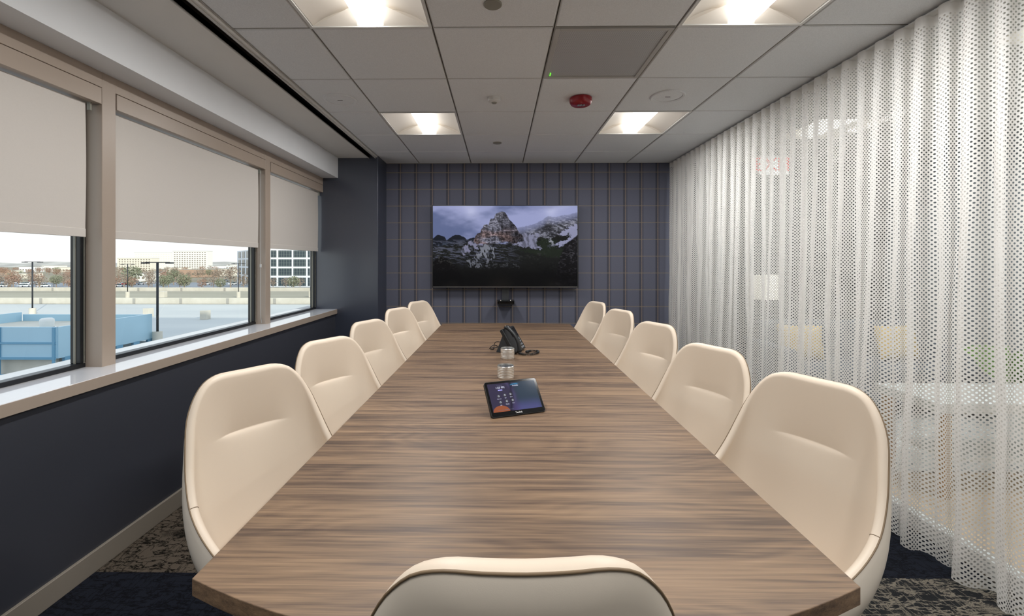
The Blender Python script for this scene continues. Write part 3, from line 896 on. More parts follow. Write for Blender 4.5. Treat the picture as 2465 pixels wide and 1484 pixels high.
Mesh().lathe([(0.0, 0.362), (0.06, 0.362), (0.065, 0.35), (0.03, 0.34), (0.027, 0.10), (0.05, 0.09), (0.05, 0.055), (0, 0.05)], (0, 0, 0), 24).obj('column', M['chrome'], ch, smooth=True, angle=40)
for k in range(5):
    a = 2*PI*k/5 + PI/2
    d = Vector((math.cos(a), math.sin(a), 0))
    leg = Mesh().tube([d*0.03+Vector((0, 0, .082)), d*0.12+Vector((0, 0, .078)), d*0.235+Vector((0, 0, .066))], lambda u: 0.019-0.007*u, 10).obj('leg', M['chrome'], ch, smooth=True)
    Rm = Matrix.Rotation(a, 3, 'Z') @ Matrix.Rotation(PI/2, 3, 'X')
    w = Mesh()
    for s in (-1, 1):
        w.lathe([(0, -.009), (.024, -.009), (.027, -.005), (.027, .005), (.024, .009), (0, .009)], d*0.232+Vector((0, 0, .027))+Matrix.Rotation(a, 3, 'Z') @ Vector((0, s*.013, 0)), 16, Rm)
    w.tube([d*0.232+Vector((0, 0, .03)), d*0.232+Vector((0, 0, .062))], 0.006, 8)
    w.obj('caster', M['black_plastic'], leg, smooth=True, angle=40)

# lumbar seam position, turn in degrees (towards the entrance), side
places = []
L = [(-.845, 1.535, 33, 'nearest the camera on the window side'), (-.804, 2.164, 29, 'second from the camera on the window side'),
     (-.808, 2.865, 23, 'in the middle of the window side'), (-.80, 3.668, 23, 'second from the screen wall on the window side'),
     (-.751, 4.33, 25, 'closest to the screen wall on the window side')]
R = [(.980, 1.43, 24, 'nearest the camera on the curtain side'), (.915, 1.99, 24, 'second from the camera on the curtain side'),
     (.935, 2.767, 22, 'in the middle of the curtain side'), (.925, 3.553, 20, 'second from the screen wall on the curtain side'),
     (.892, 4.284, 17, 'closest to the screen wall on the curtain side')]
for sx, sy, a, w in L:
    a = math.radians(a); f = Vector((math.cos(a), -math.sin(a)))
    places.append((sx+.283*f.x, sy+.283*f.y, math.atan2(f.y, f.x)-PI/2, 'cream leather conference chair ' + w + ' of the table'))
for sx, sy, a, w in R:
    a = math.radians(a); f = Vector((-math.cos(a), -math.sin(a)))
    places.append((sx+.283*f.x, sy+.283*f.y, math.atan2(f.y, f.x)-PI/2, 'cream leather conference chair ' + w + ' of the table'))
places.append((0.024, 0.918, math.radians(1.5), 'cream leather conference chair at the near end, seen from behind'))
kids = {}
for q in COL.objects:
    if q.parent: kids.setdefault(q.parent.name, []).append(q)
for i, (x, y, rz, l) in enumerate(places):
    o = ch if i == 0 else copy_tree(ch, None, kids)
    o.location = (x, y, 0); o.rotation_euler = (0, 0, rz); o['label'] = l

# ------------------------------------------------------------------ things on the table
def text_mesh(body, size, mat, parent, M4, name='lettering', extrude=0.0002):
    cu_ = bpy.data.curves.new('txt', 'FONT'); cu_.body = body; cu_.size = size; cu_.extrude = extrude; cu_.align_x = 'CENTER'; cu_.align_y = 'CENTER'
    to = bpy.data.objects.new('txt', cu_); COL.objects.link(to)
    bpy.context.view_layer.update()
    me_ = bpy.data.meshes.new_from_object(to.evaluated_get(bpy.context.evaluated_depsgraph_get()))
    bpy.data.objects.remove(to)
    me_.transform(M4); me_.materials.clear(); me_.materials.append(mat)
    o_ = bpy.data.objects.new(name, me_); COL.objects.link(o_); o_.parent = parent
    return o_

# touch console: local x right, y away; the panel leans back
tc_ = empty('touch_console', (0.083, 1.800, TH+0.0005), math.radians(21), 'black tabletop touch panel with a lit blue and orange screen', 'touch panel')
tilt = math.radians(42)         # lean from the vertical
W2, HH = 0.120, 0.155
cs, sn = math.cos(tilt), math.sin(tilt)
def PM(x, z, d=0.0):            # x across, z up the panel, d out of the glass
    return Vector((x, z*sn - d*cs, z*cs + d*sn + 0.004))
def panel(x0, x1, z0, z1, d0, d1):
    mm = Mesh(); vs = [PM(x, z, d) for d in (d0, d1) for x, z in ((x0, z0), (x1, z0), (x1, z1), (x0, z1))]
    return mm.add(vs, [(0,3,2,1),(4,5,6,7),(0,1,5,4),(1,2,6,5),(2,3,7,6),(3,0,4,7)])
def rounded(x0, x1, z0, z1, r, d0, d1):
    pts = []
    for cx, cz, a0 in ((x1-r, z0+r, -PI/2), (x1-r, z1-r, 0), (x0+r, z1-r, PI/2), (x0+r, z0+r, PI)):
        for k in range(7): pts.append((cx+r*math.cos(a0+PI/2*k/6), cz+r*math.sin(a0+PI/2*k/6)))
    n_ = len(pts); mm = Mesh()
    return mm.add([PM(x, z, d0) for x, z in pts]+[PM(x, z, d1) for x, z in pts],
                  [tuple(range(n_-1, -1, -1)), tuple(range(n_, 2*n_))]+[(i, (i+1) % n_, n_+(i+1) % n_, n_+i) for i in range(n_)])
rounded(-W2, W2, 0, HH, 0.010, -0.016, 0.0).obj('panel_body', M['black_plastic'], tc_, bevel=0.0015)
rounded(-W2+.002, W2-.002, .002, HH-.002, 0.009, 0.0, 0.0006).obj('bezel', M['black_gloss'], tc_)
m = Mesh(); m.obox((0, 0.085, 0.040), 0.085, 0.03, 0.022, Matrix.Rotation(-0.5, 3, 'X')); m.obox((0, 0.10, 0.004), 0.09, 0.03, 0.004)
m.obj('foot', M['black_plastic'], tc_, bevel=0.004)
# lit display: colours of the interface painted per vertex
nx, ny = 140, 84
sx0, sx1, sz0, sz1 = -W2+.011, W2-.011, 0.020, HH-.011
u, v = np.meshgrid(np.linspace(0, 1, nx), np.linspace(0, 1, ny))
base = np.array([0.045, 0.038, 0.075])[None, None]*np.ones((ny, nx, 1))
k = sstep(.45, .62, u); base = base*(1-k[..., None]) + np.array([0.035, 0.055, 0.085])*k[..., None]
base += np.array([0.05, 0.035, 0.15])*(sstep(.45, 0, v)*sstep(.3, .6, u)*(1-sstep(.9, 1.1, u)))[..., None]
c_ = (u-.5)**2/.0016 ; arc = np.exp(-((u-(.40+.10*np.sin(v*PI)))/.035)**2)*sstep(.1, .4, v)
base += np.array([0.06, 0.05, 0.14])*arc[..., None]*0.4
dk = np.exp(-((u-(.47-.12*(1-v)**2))/.03)**2); base *= (1-0.55*dk)[..., None]
teal = np.exp(-((v-(.93-1.8*(u-.57)**2))/.02)**2)*sstep(.45, .50, u)*(1-sstep(.60, .66, u)); base += np.array([0.02, 0.22, 0.42])*teal[..., None]
sunp = sstep(.02, -.01, (u-.17)**2/.028+(v)**2/.045-1); base = base*(1-sunp[..., None]) + np.array([0.34, 0.10, 0.045])*sunp[..., None]
me = bpy.data.meshes.new('display'); idx = np.arange(nx*ny).reshape(ny, nx)
F = np.stack([idx[:-1, :-1], idx[:-1, 1:], idx[1:, 1:], idx[1:, :-1]], -1).reshape(-1, 4)
me.from_pydata([tuple(PM(sx0+(sx1-sx0)*float(a), sz0+(sz1-sz0)*float(b_), 0.0010)) for a, b_ in zip(u.ravel(), v.ravel())], [], F.tolist())
ca = me.color_attributes.new('picture', 'FLOAT_COLOR', 'POINT')
buf = np.ones((nx*ny, 4), np.float32); buf[:, :3] = base.reshape(-1, 3); ca.data.foreach_set('color', buf.ravel())
me.materials.append(bpy.data.materials['screen_picture'])
disp = bpy.data.objects.new('display', me); COL.objects.link(disp); disp.parent = tc_
PMm = Matrix(((1, 0, 0, 0), (0, sn, -cs, 0), (0, cs, sn, 0.004), (0, 0, 0, 1)))
def on_panel(x, z, d=0.0013): return PMm @ Matrix.Translation((x, z, d))
ui_w = emitter('ui_white', '#DDE0F5', 0.75); ui_l = emitter('ui_lilac', '#A9A6F0', 0.8); ui_d = emitter('ui_dim', '#7C7F98', 0.5)
text_mesh('Yealink', 0.0105, plain('logo_white', '#F2F2F2', 0.5), tc_, on_panel(0, 0.0105, 0.0008), 'logo')
text_mesh('1:55 PM', 0.0125, ui_w, disp, on_panel(-0.055, 0.124))
def faint_line(x, z, words):     # a line of type too small to read
    mm = Mesh()
    for w_ in words:
        mm.add([PM(x, z, .0013), PM(x+w_, z, .0013), PM(x+w_, z+.0014, .0013), PM(x, z+.0014, .0013)], [(0, 1, 2, 3)]); x += w_+.0012
    mm.obj('small_print', ui_d, disp)
faint_line(-.070, .1335, (.009, .011, .004))
text_mesh('Available', 0.0075, ui_w, disp, on_panel(0.015, 0.128))
rr_ = Mesh()
rr_.add([PM(-0.067, 0.111, .0013), PM(-0.047, 0.111, .0013), PM(-0.047, 0.1155, .0013), PM(-0.067, 0.1155, .0013)], [(0,1,2,3)])
rr_.obj('button_bar', ui_l, disp)
for x, z, w in ((-.070, .075, 'Meet now'), (-.042, .077, 'Call'), (-.016, .079, 'Share'), (-.068, .048, 'Join'), (-.040, .050, 'Meeting'), (-.013, .052, 'More')):
    text_mesh(w, 0.0046, ui_w, disp, on_panel(x, z))
    ic = Mesh()
    ring = [(x+0.0075*math.cos(a_*PI/12), z+0.0125+0.0075*math.sin(a_*PI/12)) for a_ in range(24)]
    ic.poly([PM(p, q, .00115) for p, q in ring]); ic.obj('icon_disc', ui_d if 0 else plain('icon_dark', '#20202C', 0.6), disp)
    ic = Mesh()
    for a_ in range(12):
        p1 = [(x+r_*math.cos((a_+j)*PI/6), z+0.0125+r_*math.sin((a_+j)*PI/6)) for r_, j in ((.0022, 0), (.0034, 0), (.0034, 1), (.0022, 1))]
        ic.poly([PM(p, q, .0014) for p, q in p1])
    ic.obj('icon', ui_w, disp)
faint_line(-.088, .0262, (.003, .008, .012, .006, .014, .009, .011))

# steel coaster holders
def coaster(loc, label):
    t = empty('coaster_holder', loc, 0, label, 'coaster holder', 'steel coaster holders')
    prof = [(0.0, 0.0), (0.043, 0.0), (0.0435, 0.003)]
    for k in range(7):
        z = 0.006+0.0085*k
        prof += [(0.0448, z), (0.0455, z+0.002), (0.0455, z+0.0055), (0.0450, z+0.0072), (0.0441, z+0.0078)]
    prof += [(0.0455, 0.068), (0.044, 0.070), (0.041, 0.070), (0.0405, 0.066), (0.0405, 0.004)]
    Mesh().lathe(prof, seg=48).obj('ribbed_ring', M['steel'], t, smooth=True, angle=30)
    Mesh().lathe([(0, 0.063), (0.0385, 0.063), (0.0395, 0.0615), (0.0395, 0.005)], seg=40).obj('coaster', M['grey_plastic'], t, smooth=True, angle=30)
    return t
coaster((0.034, 2.385, TH), 'ribbed steel coaster holder directly behind the touch panel')
coaster((0.053, 2.87, TH), 'ribbed steel coaster holder in front of the desk phone')

# desk phone : local frame faces +y' ; turned to face right and slightly to the camera
ph = empty('desk_phone', (0.092, 3.10, TH), math.radians(66), 'black desk phone with handset and coiled cord near the far end of table', 'phone')
# local: x across the phone, -y is the user side, body rises towards +y
fa = math.radians(58)
def FP(x, s_, d=0.0):           # on the sloping face: s_ along the slope from the front edge
    return Vector((x, -0.06 + s_*math.cos(fa) - d*math.sin(fa), 0.012 + s_*math.sin(fa) + d*math.cos(fa)))
def face_box(x0, x1, s0, s1, d0, d1):
    mm = Mesh(); vs = [FP(x, s_, d) for d in (d0, d1) for x, s_ in ((x0, s0), (x1, s0), (x1, s1), (x0, s1))]
    return mm.add(vs, [(0,3,2,1),(4,5,6,7),(0,1,5,4),(1,2,6,5),(2,3,7,6),(3,0,4,7)])
face_box(-0.095, 0.105, 0.0, 0.185, -0.026, 0.0).obj('phone_body', M['black_plastic'], ph, bevel=0.006)
m = Mesh(); m.add([(-.07, -.045, .0), (.08, -.045, .0), (.08, .095, .0), (-.07, .095, .0), (-.07, -.035, .02), (.08, -.035, .02), (.08, .045, .125), (-.07, .045, .125)],
      [(0,3,2,1),(0,1,5,4),(1,2,6,5),(2,3,7,6),(3,0,4,7),(4,5,6,7)])
m.obj('stand', M['grey_plastic'], ph, bevel=0.003)
face_box(0.0, 0.098, 0.105, 0.172, 0.0, 0.002).obj('phone_display', M['black_gloss'], ph)
for r_ in range(4):
    for c in range(3):
        face_box(0.012+0.027*c, 0.032+0.027*c, 0.012+0.022*r_, 0.025+0.022*r_, 0.0, 0.004).obj('key', M['strobe'], ph)
face_box(0.1052, 0.107, 0.004, 0.182, -0.006, 0.001).obj('side_strip', M['chrome'], ph)
m = Mesh(); pts = []
rows = []
for k in range(25):
    u_ = k/24; s_ = -0.012+0.205*u_
    d = 0.018 + 0.030*math.sin(PI*u_)
    hw_ = 0.019 + 0.006*(abs(2*u_-1))**3; thk = 0.010+0.010*(abs(2*u_-1))**4
    row = []
    for j in range(14):
        a = 2*PI*j/14; c_, q_ = math.cos(a), math.sin(a)
        e_ = (abs(c_)**3+abs(q_)**3)**(-1/3)
        sc = 1 if 0 < k < 24 else 0.6
        row.append(FP(-0.062+c_*e_*hw_*sc, s_, d+q_*e_*thk*sc))
    rows.append(row)
m.grid(rows, True); m.poly(list(reversed(rows[0]))); m.poly(rows[-1])
hs = m.obj('handset', M['black_plastic'], ph, smooth=True)
def spline(P, n_):
    P = [Vector(p) for p in P]; out_ = []
    for k in range(n_+1):
        x = k/n_*(len(P)-1); i = min(int(x), len(P)-2); f = x-i
        p0, p1, p2, p3 = P[max(i-1, 0)], P[i], P[i+1], P[min(i+2, len(P)-1)]
        out_.append(0.5*((2*p1)+(-p0+p2)*f+(2*p0-5*p1+4*p2-p3)*f*f+(-p0+3*p1-3*p2+p3)*f**3))
    return out_
path = spline([(-.07, -.075, .012), (-.10, -.12, .010), (-.07, -.17, .010), (0.0, -.19, .010), (.05, -.165, .010), (.03, -.12, .010), (-.03, -.115, .014), (-.05, -.14, .018)], 720)
pts = []
for k, p in enumerate(path):    # coiled cord
    t_ = (path[min(k+1, 720)]-path[max(k-1, 0)]).normalized(); n_ = t_.cross(Vector((0, 0, 1))).normalized(); b_ = t_.cross(n_)
    a = k/720*2*PI*62; pts.append(p + (n_*math.cos(a)+b_*math.sin(a))*0.0062)
Mesh().tube(pts, 0.0017, 5).obj('coiled_cord', M['black_plastic'], ph, smooth=True)
path = spline([(.0, .05, .03), (.02, .10, .055), (.05, .155, .045), (.06, .17, .012), (.0, .15, .004), (-.06, .15, .02), (-.05, .12, .045), (0, .11, .02), (.03, .19, .004)], 90)
Mesh().tube(path, 0.0026, 6).obj('network_cable', M['black_plastic'], ph, smooth=True)

# ------------------------------------------------------------------ curtain
def curtain():
    t = empty('mesh_curtain', (0, 0, 0.0), 0, 'white perforated mesh curtain hung in ripple folds in front of the glass wall', 'curtain')
    ya, yb = -0.35, 5.13; N = 1500; NZ = 44
    ys_ = np.linspace(yb, ya, N); z0, z1 = 0.012, H-0.014
    pitch = 0.112
    rs = np.random.RandomState(4)
    # slowly varying phase and amplitudes make the folds merge on the way down
    def smooth1(x, scale, seed):
        r = np.random.RandomState(seed).rand(400)*2-1
        xf = x/scale+50; i = np.floor(xf).astype(int); f = xf-i; f = f*f*(3-2*f)
        return r[i]*(1-f)+r[i+1]*f
    ph_ = 2*PI*ys_/pitch
    X0 = None; U = None; rows = []; uvs = []
    for j in range(NZ+1):
        t_ = (j/NZ)**1.25; z = z1 + (z0-z1)*t_
        drift = 1.9*smooth1(ys_, 0.42, 11)*t_ + 0.5*smooth1(ys_+z*0.25, 0.21, 12)*t_
        amp = 0.031*(1-0.5*t_) + 0.012*smooth1(ys_, 0.30, 13)*t_
        low = 0.026*np.sin(ph_*0.5+0.8+1.6*smooth1(ys_, 0.5, 16))*t_**0.7 + 0.040*smooth1(ys_, 0.20, 14)*t_**1.5 + 0.012*smooth1(ys_+0.3*z, 0.10, 15)*t_
        x = 2.005 - 0.03*t_ + amp*np.sin(ph_+drift) + low
        dy = -0.018*np.cos(ph_+drift)*np.sin(ph_+drift)*1.2
        x = np.minimum(x, 2.085)
        if j == 0:
            seg = np.hypot(np.diff(x), np.diff(ys_+dy)); U = np.concatenate([[0], np.cumsum(seg)])
        rows.append(np.stack([x, ys_+dy, np.full(N, z)], -1)); uvs.append(np.stack([U, np.full(N, z)], -1))
    Vv = np.concatenate(rows); UV = np.concatenate(uvs)
    idx = np.arange(N*(NZ+1)).reshape(NZ+1, N)
    F = np.stack([idx[:-1, :-1], idx[1:, :-1], idx[1:, 1:], idx[:-1, 1:]], -1).reshape(-1, 4)
    me_ = bpy.data.meshes.new('curtain_cloth'); me_.from_pydata(Vv.tolist(), [], F.tolist())
    ul = me_.uv_layers.new(name='UVMap'); ul.data.foreach_set('uv', UV[F.ravel()].astype(np.float32).ravel())
    me_.materials.append(M['mesh_fabric']); me_.polygons.foreach_set('use_smooth', [True]*len(me_.polygons))
    o_ = bpy.data.objects.new('curtain_cloth', me_); COL.objects.link(o_); o_.parent = t
    m = Mesh(); m.box(1.985, 2.02, ya-0.02, yb, H-0.022, H-0.012); m.obj('curtain_rail', M['white_plastic'], t)
curtain()

# ------------------------------------------------------------------ glass partition
pw = structure(empty('window_9', (XG, 2.0, 0)))
Mesh().box(-0.03, 0.03, YB-2.0, YF-2.0, 0.0, 0.075).obj('bottom_rail', M['white_paint'], pw, bevel=0.003)
Mesh().box(-0.03, 0.03, YB-2.0, YF-2.0, H-0.045, H+0.03).obj('top_rail', M['white_paint'], pw, bevel=0.003)
Mesh().box(-0.006, 0.006, YB-2.0, YF-2.0, 0.075, H-0.045).obj('glass_sheet', M['partition_glass'], pw)

# ------------------------------------------------------------------ lounge beyond the glass
structure(Mesh().box(2.13, 4.7, YB-0.1, YF+0.3, -0.12, 0.0).obj('floor_lounge', M['wood_floor']))
m = Mesh(); w_ = 0.302; lx = 2.9
m.box(2.17, lx-w_, YB, YF+0.3, H, H+0.02); m.box(lx+w_, 4.7, YB, YF+0.3, H, H+0.02)
yy_ = YB
for y in (0.3, 2.1, 3.9): m.box(lx-w_, lx+w_, yy_, y-w_, H, H+0.02); yy_ = y+w_
m.box(lx-w_, lx+w_, yy_, YF+0.3, H, H+0.02)
structure(m.obj('ceiling_lounge', M['white_paint']))
t = NT('slatted_wall')
tc2 = t.n('ShaderNodeTexCoord'); s2_ = t.n('ShaderNodeSeparateXYZ'); t.t.links.new(tc2.outputs['Object'], s2_.inputs[0])
f = t.math('FRACT', t.math('DIVIDE', s2_.outputs[0], 0.42))
col = t.mix(t.math('LESS_THAN', f, 0.06), lin('#2E3033'), lin('#47494D'))
M['slatted'] = t.done(t.bsdf(col, 0.6))
structure(Mesh().box(XG+0.03, LX1+0.2, YF-0.02, YF+0.12, 0, H).obj('wall_lounge_far', M['slatted']))
structure(Mesh().box(LX1, LX1+0.12, YB, YF, 0, H).obj('wall_lounge_side', plain('lounge_paint', '#7C8288', 0.6)))
for k, (x, y) in enumerate(((2.9, 3.9), (2.9, 2.1), (2.9, 0.3))):
    c = copy_tree(tr0); c.location = (x, y, H)
    c['label'] = ['square ceiling light in the lounge far from the camera', 'square ceiling light in the middle of the lounge', 'square ceiling light in the lounge nearest the camera'][k]
    c['group'] = 'lounge ceiling lights'
    for q in COL.objects:
        if q.parent == c and q.type == 'LIGHT':
            q.data = q.data.copy(); q.data.energy = LOUNGE_W; q.data.color = (0.93, 0.965, 1.0)
structure(Mesh().box(2.35, 4.4, 2.90, 4.7, 0.0, 0.012).obj('floor_rug', M['rug']))
# sofa
def sofa(loc, rz, w, label, mat):
    t = empty('lounge_sofa', loc, rz, label, 'sofa')
    Mesh().box(-w, w, -.38, .36, .12, .30).obj('sofa_frame', mat, t, bevel=0.03)
    n_ = max(1, int(round(w/0.35)))
    for k in range(n_):
        a = -w+.12+(2*w-.24)*k/n_; b_ = -w+.12+(2*w-.24)*(k+1)/n_
        Mesh().box(a+.004, b_-.004, -.38, .20, .30, .44).obj('seat_cushion', mat, t, bevel=0.035)
        Mesh().box(a+.004, b_-.004, .14, .32, .42, .78).obj('backrest', mat, t, bevel=0.04)
    for s in (-1, 1):
        Mesh().box(s*w-.12 if s > 0 else -w, w if s > 0 else -w+.12, -.38, .36, .12, .60).obj('armrest', mat, t, bevel=0.03)
        for y in (-.33, .31): Mesh().box(s*(w-.06)-.02, s*(w-.06)+.02, y-.02, y+.02, 0.0, .12).obj('leg', M['walnut_dark'], t)
    return t
grey_f = plain('grey_fabric', '#585F6B', 0.9, vary=0.15, scale=60)
sofa((3.35, 4.25, 0.012), 0, 0.86, 'blue-grey sofa beyond the glass wall', grey_f)
yel = plain('yellow_fabric', '#E0BC78', 0.85)
def pillow(loc, rz, tilt_, label):
    rows = []
    n_ = 24; m = Mesh()
    for s in (-1, 1):
        rows = []
        for j in range(n_+1):
            row = []
            for i in range(n_+1):
                a, b_ = -1+2*i/n_, -1+2*j/n_
                hgt = 0.075*((1-a**4)*(1-b_**4))**0.6
                pinch = 1-0.06*(1-a*a)*(b_*b_) ; pinch2 = 1-0.06*(1-b_*b_)*(a*a)
                p = Vector((a*.19*pinch2, -s*hgt, b_*.16*pinch)); p = Matrix.Rotation(tilt_, 3, 'X') @ p
                row.append(p)
            rows.append(row)
        m.grid(rows if s > 0 else [list(reversed(r)) for r in rows])
    o_ = m.obj('throw_pillow', yel, None, smooth=True); o_.location = loc; o_.rotation_euler = (0, 0, rz)
    return tag(o_, label, 'pillow', 'yellow pillows')
pillow((3.74, 4.19, 0.62), 0.05, -0.25, 'yellow pillow on the right half of the sofa')
pillow((2.86, 4.22, 0.62), -0.3, -0.25, 'yellow pillow at the left end of the sofa')
# white low table
wt = empty('side_table', (3.15, 2.78, 0), 0, 'white rectangular coffee table in the lounge', 'table')
Mesh().box(-.62, .80, -.22, .22, .50, .56).obj('tabletop', M['white_paint'], wt, bevel=0.006)
for x, y in ((-.56, -.18), (.74, -.18), (-.56, .18), (.74, .18)): Mesh().box(x-.025, x+.025, y-.025, y+.025, 0.0 if y < 0 else 0.012, .50).obj('leg', plain('oak', '#B58A55', .5), wt)
Mesh().box(-.50, .68, -.16, .16, .20, .22).obj('shelf', M['white_paint'], wt)
# floor lamp
fl = empty('floor_lamp', (2.78, 4.62, 0.012), 0, 'floor lamp with white drum shade in the lounge corner', 'lamp')
t = NT('lamp_shade'); df = t.n('ShaderNodeBsdfDiffuse'); df.inputs[0].default_value = (*lin('#F4F0E8'), 1)
em = t.n('ShaderNodeEmission'); em.inputs[0].default_value = (*lin('#FFF4E2'), 1); em.inputs[1].default_value = 0.55
ad = t.n('ShaderNodeAddShader'); t.t.links.new(df.outputs[0], ad.inputs[0]); t.t.links.new(em.outputs[0], ad.inputs[1])
M['lamp_shade'] = t.done(ad.outputs[0])
Mesh().lathe([(0.145, .98), (0.145, 1.23), (0.142, 1.23), (0.142, .98), (0.145, .98)], seg=40).obj('lamp_shade', M['lamp_shade'], fl, smooth=True, angle=40)
Mesh().tube([(0, 0, 0.02), (0, 0, 1.2)], 0.010, 10).obj('pole', M['black_plastic'], fl)
Mesh().lathe([(0.0, 0), (.13, 0), (.13, .015), (.02, .022), (0, .022)], seg=32).obj('base', M['black_plastic'], fl, smooth=True, angle=40)
# exit sign hung from the lounge ceiling
ex = empty('exit_sign', (2.83, 4.60, H), 0, 'white exit sign with red letters hanging in the lounge', 'sign')
Mesh().box(-.01, .01, -.01, .01, -.06, 0).obj('stem', M['white_plastic'], ex)
Mesh().box(-.155, .155, -.022, .022, -.26, -.06).obj('sign_panel', M['white_plastic'], ex, bevel=0.004)
text_mesh('EXIT', 0.20, emitter('exit_red', '#E02020', 0.9), ex, Matrix.Translation((0, -.0235, -.16)) @ Matrix.Rotation(PI/2, 4, 'X'), extrude=0.001)
# potted plant by the sofa
plm = plain('leaf_green', '#6F9A45', 0.5, vary=0.3, scale=30)
pp = empty('potted_plant', (4.03, 3.45, 0.012), 0, 'green leafy plant in a white pot beside the sofa', 'plant')
Mesh().lathe([(0, 0), (.10, 0), (.13, .25), (.12, .25), (.11, .22), (0, .22)], seg=28).obj('pot', M['white_plastic'], pp, smooth=True, angle=40)
m = Mesh()
for k in range(46):
    a = RNG.uniform(0, 2*PI); r_ = RNG.uniform(.05, .24); zz = RNG.uniform(.3, .68)
    d = Vector((math.cos(a), math.sin(a), 0)); s_ = Vector((-d.y, d.x, 0))
    b0 = Vector((0, 0, .24)); tip = d*r_*1.5+Vector((0, 0, zz)); mid = d*r_*0.8+Vector((0, 0, zz+.03))
    m.add([b0, mid+s_*.035, tip, mid-s_*.035], [(0, 1, 2), (0, 2, 3)])
m.obj('leaves', plm, pp)

# ------------------------------------------------------------------ outside
GZ = ZC - 10.5                 # level of the roof deck parking and ground beyond
def OP(px, py, z):             # where a sight line through a point of the view meets the level z
    th = math.radians(0.65)
    xc, yc = (px-1190)/1060, (633-py)/1060
    d = Vector((math.cos(th)*xc - math.sin(th), math.sin(th)*xc + math.cos(th), yc))
    k = (z-ZC)/d.z
    return Vector((d.x*k, d.y*k, z))
def OX(px, y):                 # x on that sight line at depth y
    th = math.radians(0.65); xc = (px-1190)/1060
    dx, dy = math.cos(th)*xc - math.sin(th), math.sin(th)*xc + math.cos(th)
    return dx/dy*y
def out_mat(name, a, b_, scale, rough=0.9, stretch=(1, 1, 1)):
    t = NT(name); n_ = t.noise(t.coords('Object', scale=stretch), scale, 5, 0.6)
    return t.done(t.bsdf(t.mix(t.step(n_, .3, .7), lin(a), lin(b_)), rough, 0, 0.15))
M['ground'] = out_mat('ground_mat', '#8E8672', '#A8A08C', 0.03)
M['deck'] = out_mat('deck_mat', '#C3C6C3', '#D2D3CD', 0.05, stretch=(.4, 1, 1))
M['deck_far'] = out_mat('deck_far_mat', '#A09A88', '#B2AC98', 0.06, stretch=(.2, 1, 1))
M['concrete'] = out_mat('concrete_mat', '#CBC6B8', '#D8D3C6', 0.3)
M['asphalt'] = out_mat('asphalt_mat', '#8C9196', '#9EA2A6', 0.1)
M['blue_panel'] = plain('blue_panel', '#AFD2E2', 0.3, vary=0.05, scale=.3)
M['blue_frame'] = plain('blue_frame', '#6FA3BF', 0.4, vary=0.02)
M['white_wall'] = plain('white_wall', '#EDEFF0', 0.7, vary=0.02)
M['cream_wall'] = plain('cream_wall', '#E6E0D2', 0.8, vary=0.03)  # cream and pale walls lightened in place of haze on far buildings
M['pale_wall'] = plain('pale_wall', '#E9E8E2', 0.8, vary=0.03)
M['brick_wall'] = plain('brick_wall', '#B79A85', 0.8, vary=0.1)
M['roof_grey'] = plain('roof_grey', '#A7A49C', 0.8, vary=0.1)
M['pole_dark'] = plain('pole_dark', '#2A2C30', 0.5)
t = NT('office_glass')
tc3 = t.n('ShaderNodeTexCoord'); s3 = t.n('ShaderNodeSeparateXYZ'); t.t.links.new(tc3.outputs['Object'], s3.inputs[0])
f = t.math('FRACT', t.math('DIVIDE', s3.outputs[0], 1.2))
f2 = t.math('FRACT', t.math('DIVIDE', s3.outputs[2], 1.3))
lines = t.math('MAXIMUM', t.math('LESS_THAN', f, .14), t.math('LESS_THAN', f2, .06))
M['office_glass'] = t.done(t.bsdf(t.mix(lines, lin('#3A464C'), lin('#78827C')), 0.25))
M['window_dim'] = plain('window_dim', '#857C6C', 0.5)
M['tree_brown'] = plain('tree_brown', '#9A8A7A', 0.9, vary=0.3, scale=2)  # tree colours kept pale to imitate haze over distance
M['tree_rust'] = plain('tree_rust', '#A08270', 0.9, vary=0.3, scale=2)
M['tree_olive'] = plain('tree_olive', '#8A8D74', 0.9, vary=0.3, scale=2)

gm = structure(Mesh().box(-1600, 400, 111, 1800, GZ-5.0, GZ-0.6).obj('ground', M['ground']))
dk = [(-230, 58.5), (OX(372, 58.5), 58.5), (OX(372, 12), 12), (20, 12), (20, 110.6), (-230, 110.6)]
n_ = len(dk)
structure(Mesh().add([(x, y, GZ-4.4) for x, y in dk]+[(x, y, GZ) for x, y in dk], [tuple(range(n_-1, -1, -1)), tuple(range(n_, 2*n_))]+[(i, (i+1) % n_, n_+(i+1) % n_, n_+i) for i in range(n_)]).obj('ground_deck', M['deck']))
structure(Mesh().box(-400, 60, -60, 112, GZ-5.0, GZ-4.4).obj('ground_street', M['asphalt']))
structure(Mesh().box(-230, 20, 112, 160, GZ-0.4, GZ+0.02).obj('ground_upper_deck', M['deck_far']))
structure(Mesh().box(-420, -60, 168, 245, GZ-0.59, GZ-0.5).obj('ground_lot', M['asphalt']))
def parapet(y, h, label, gaps):
    t = empty('parapet_wall', (-105, y, GZ), 0, label, 'parapet')
    Mesh().box(-125, 125, -.25, .25, 0, h).obj('wall_panel', M['concrete'], t)
    for x in gaps: Mesh().box(x-.35, x+.35, -.32, -.26, 0.1, h-.1).obj('joint_post', M['roof_grey'], t)
parapet(111.3, 1.55, 'long beige concrete parapet across the near parking deck', [-60+k*12 for k in range(14)])
parapet(161, 1.4, 'long beige concrete parapet at the far edge of the parking deck', [-60+k*16 for k in range(11)])

structure(Mesh().box(-2.3, 60, -60, 5.2, GZ-1, -0.9).box(-2.3, 60, -60, 5.2, H+0.5, 30).obj('wall_office_tower', M['strip_paint']))  # unseen rest of the host building, height set to shade the deck

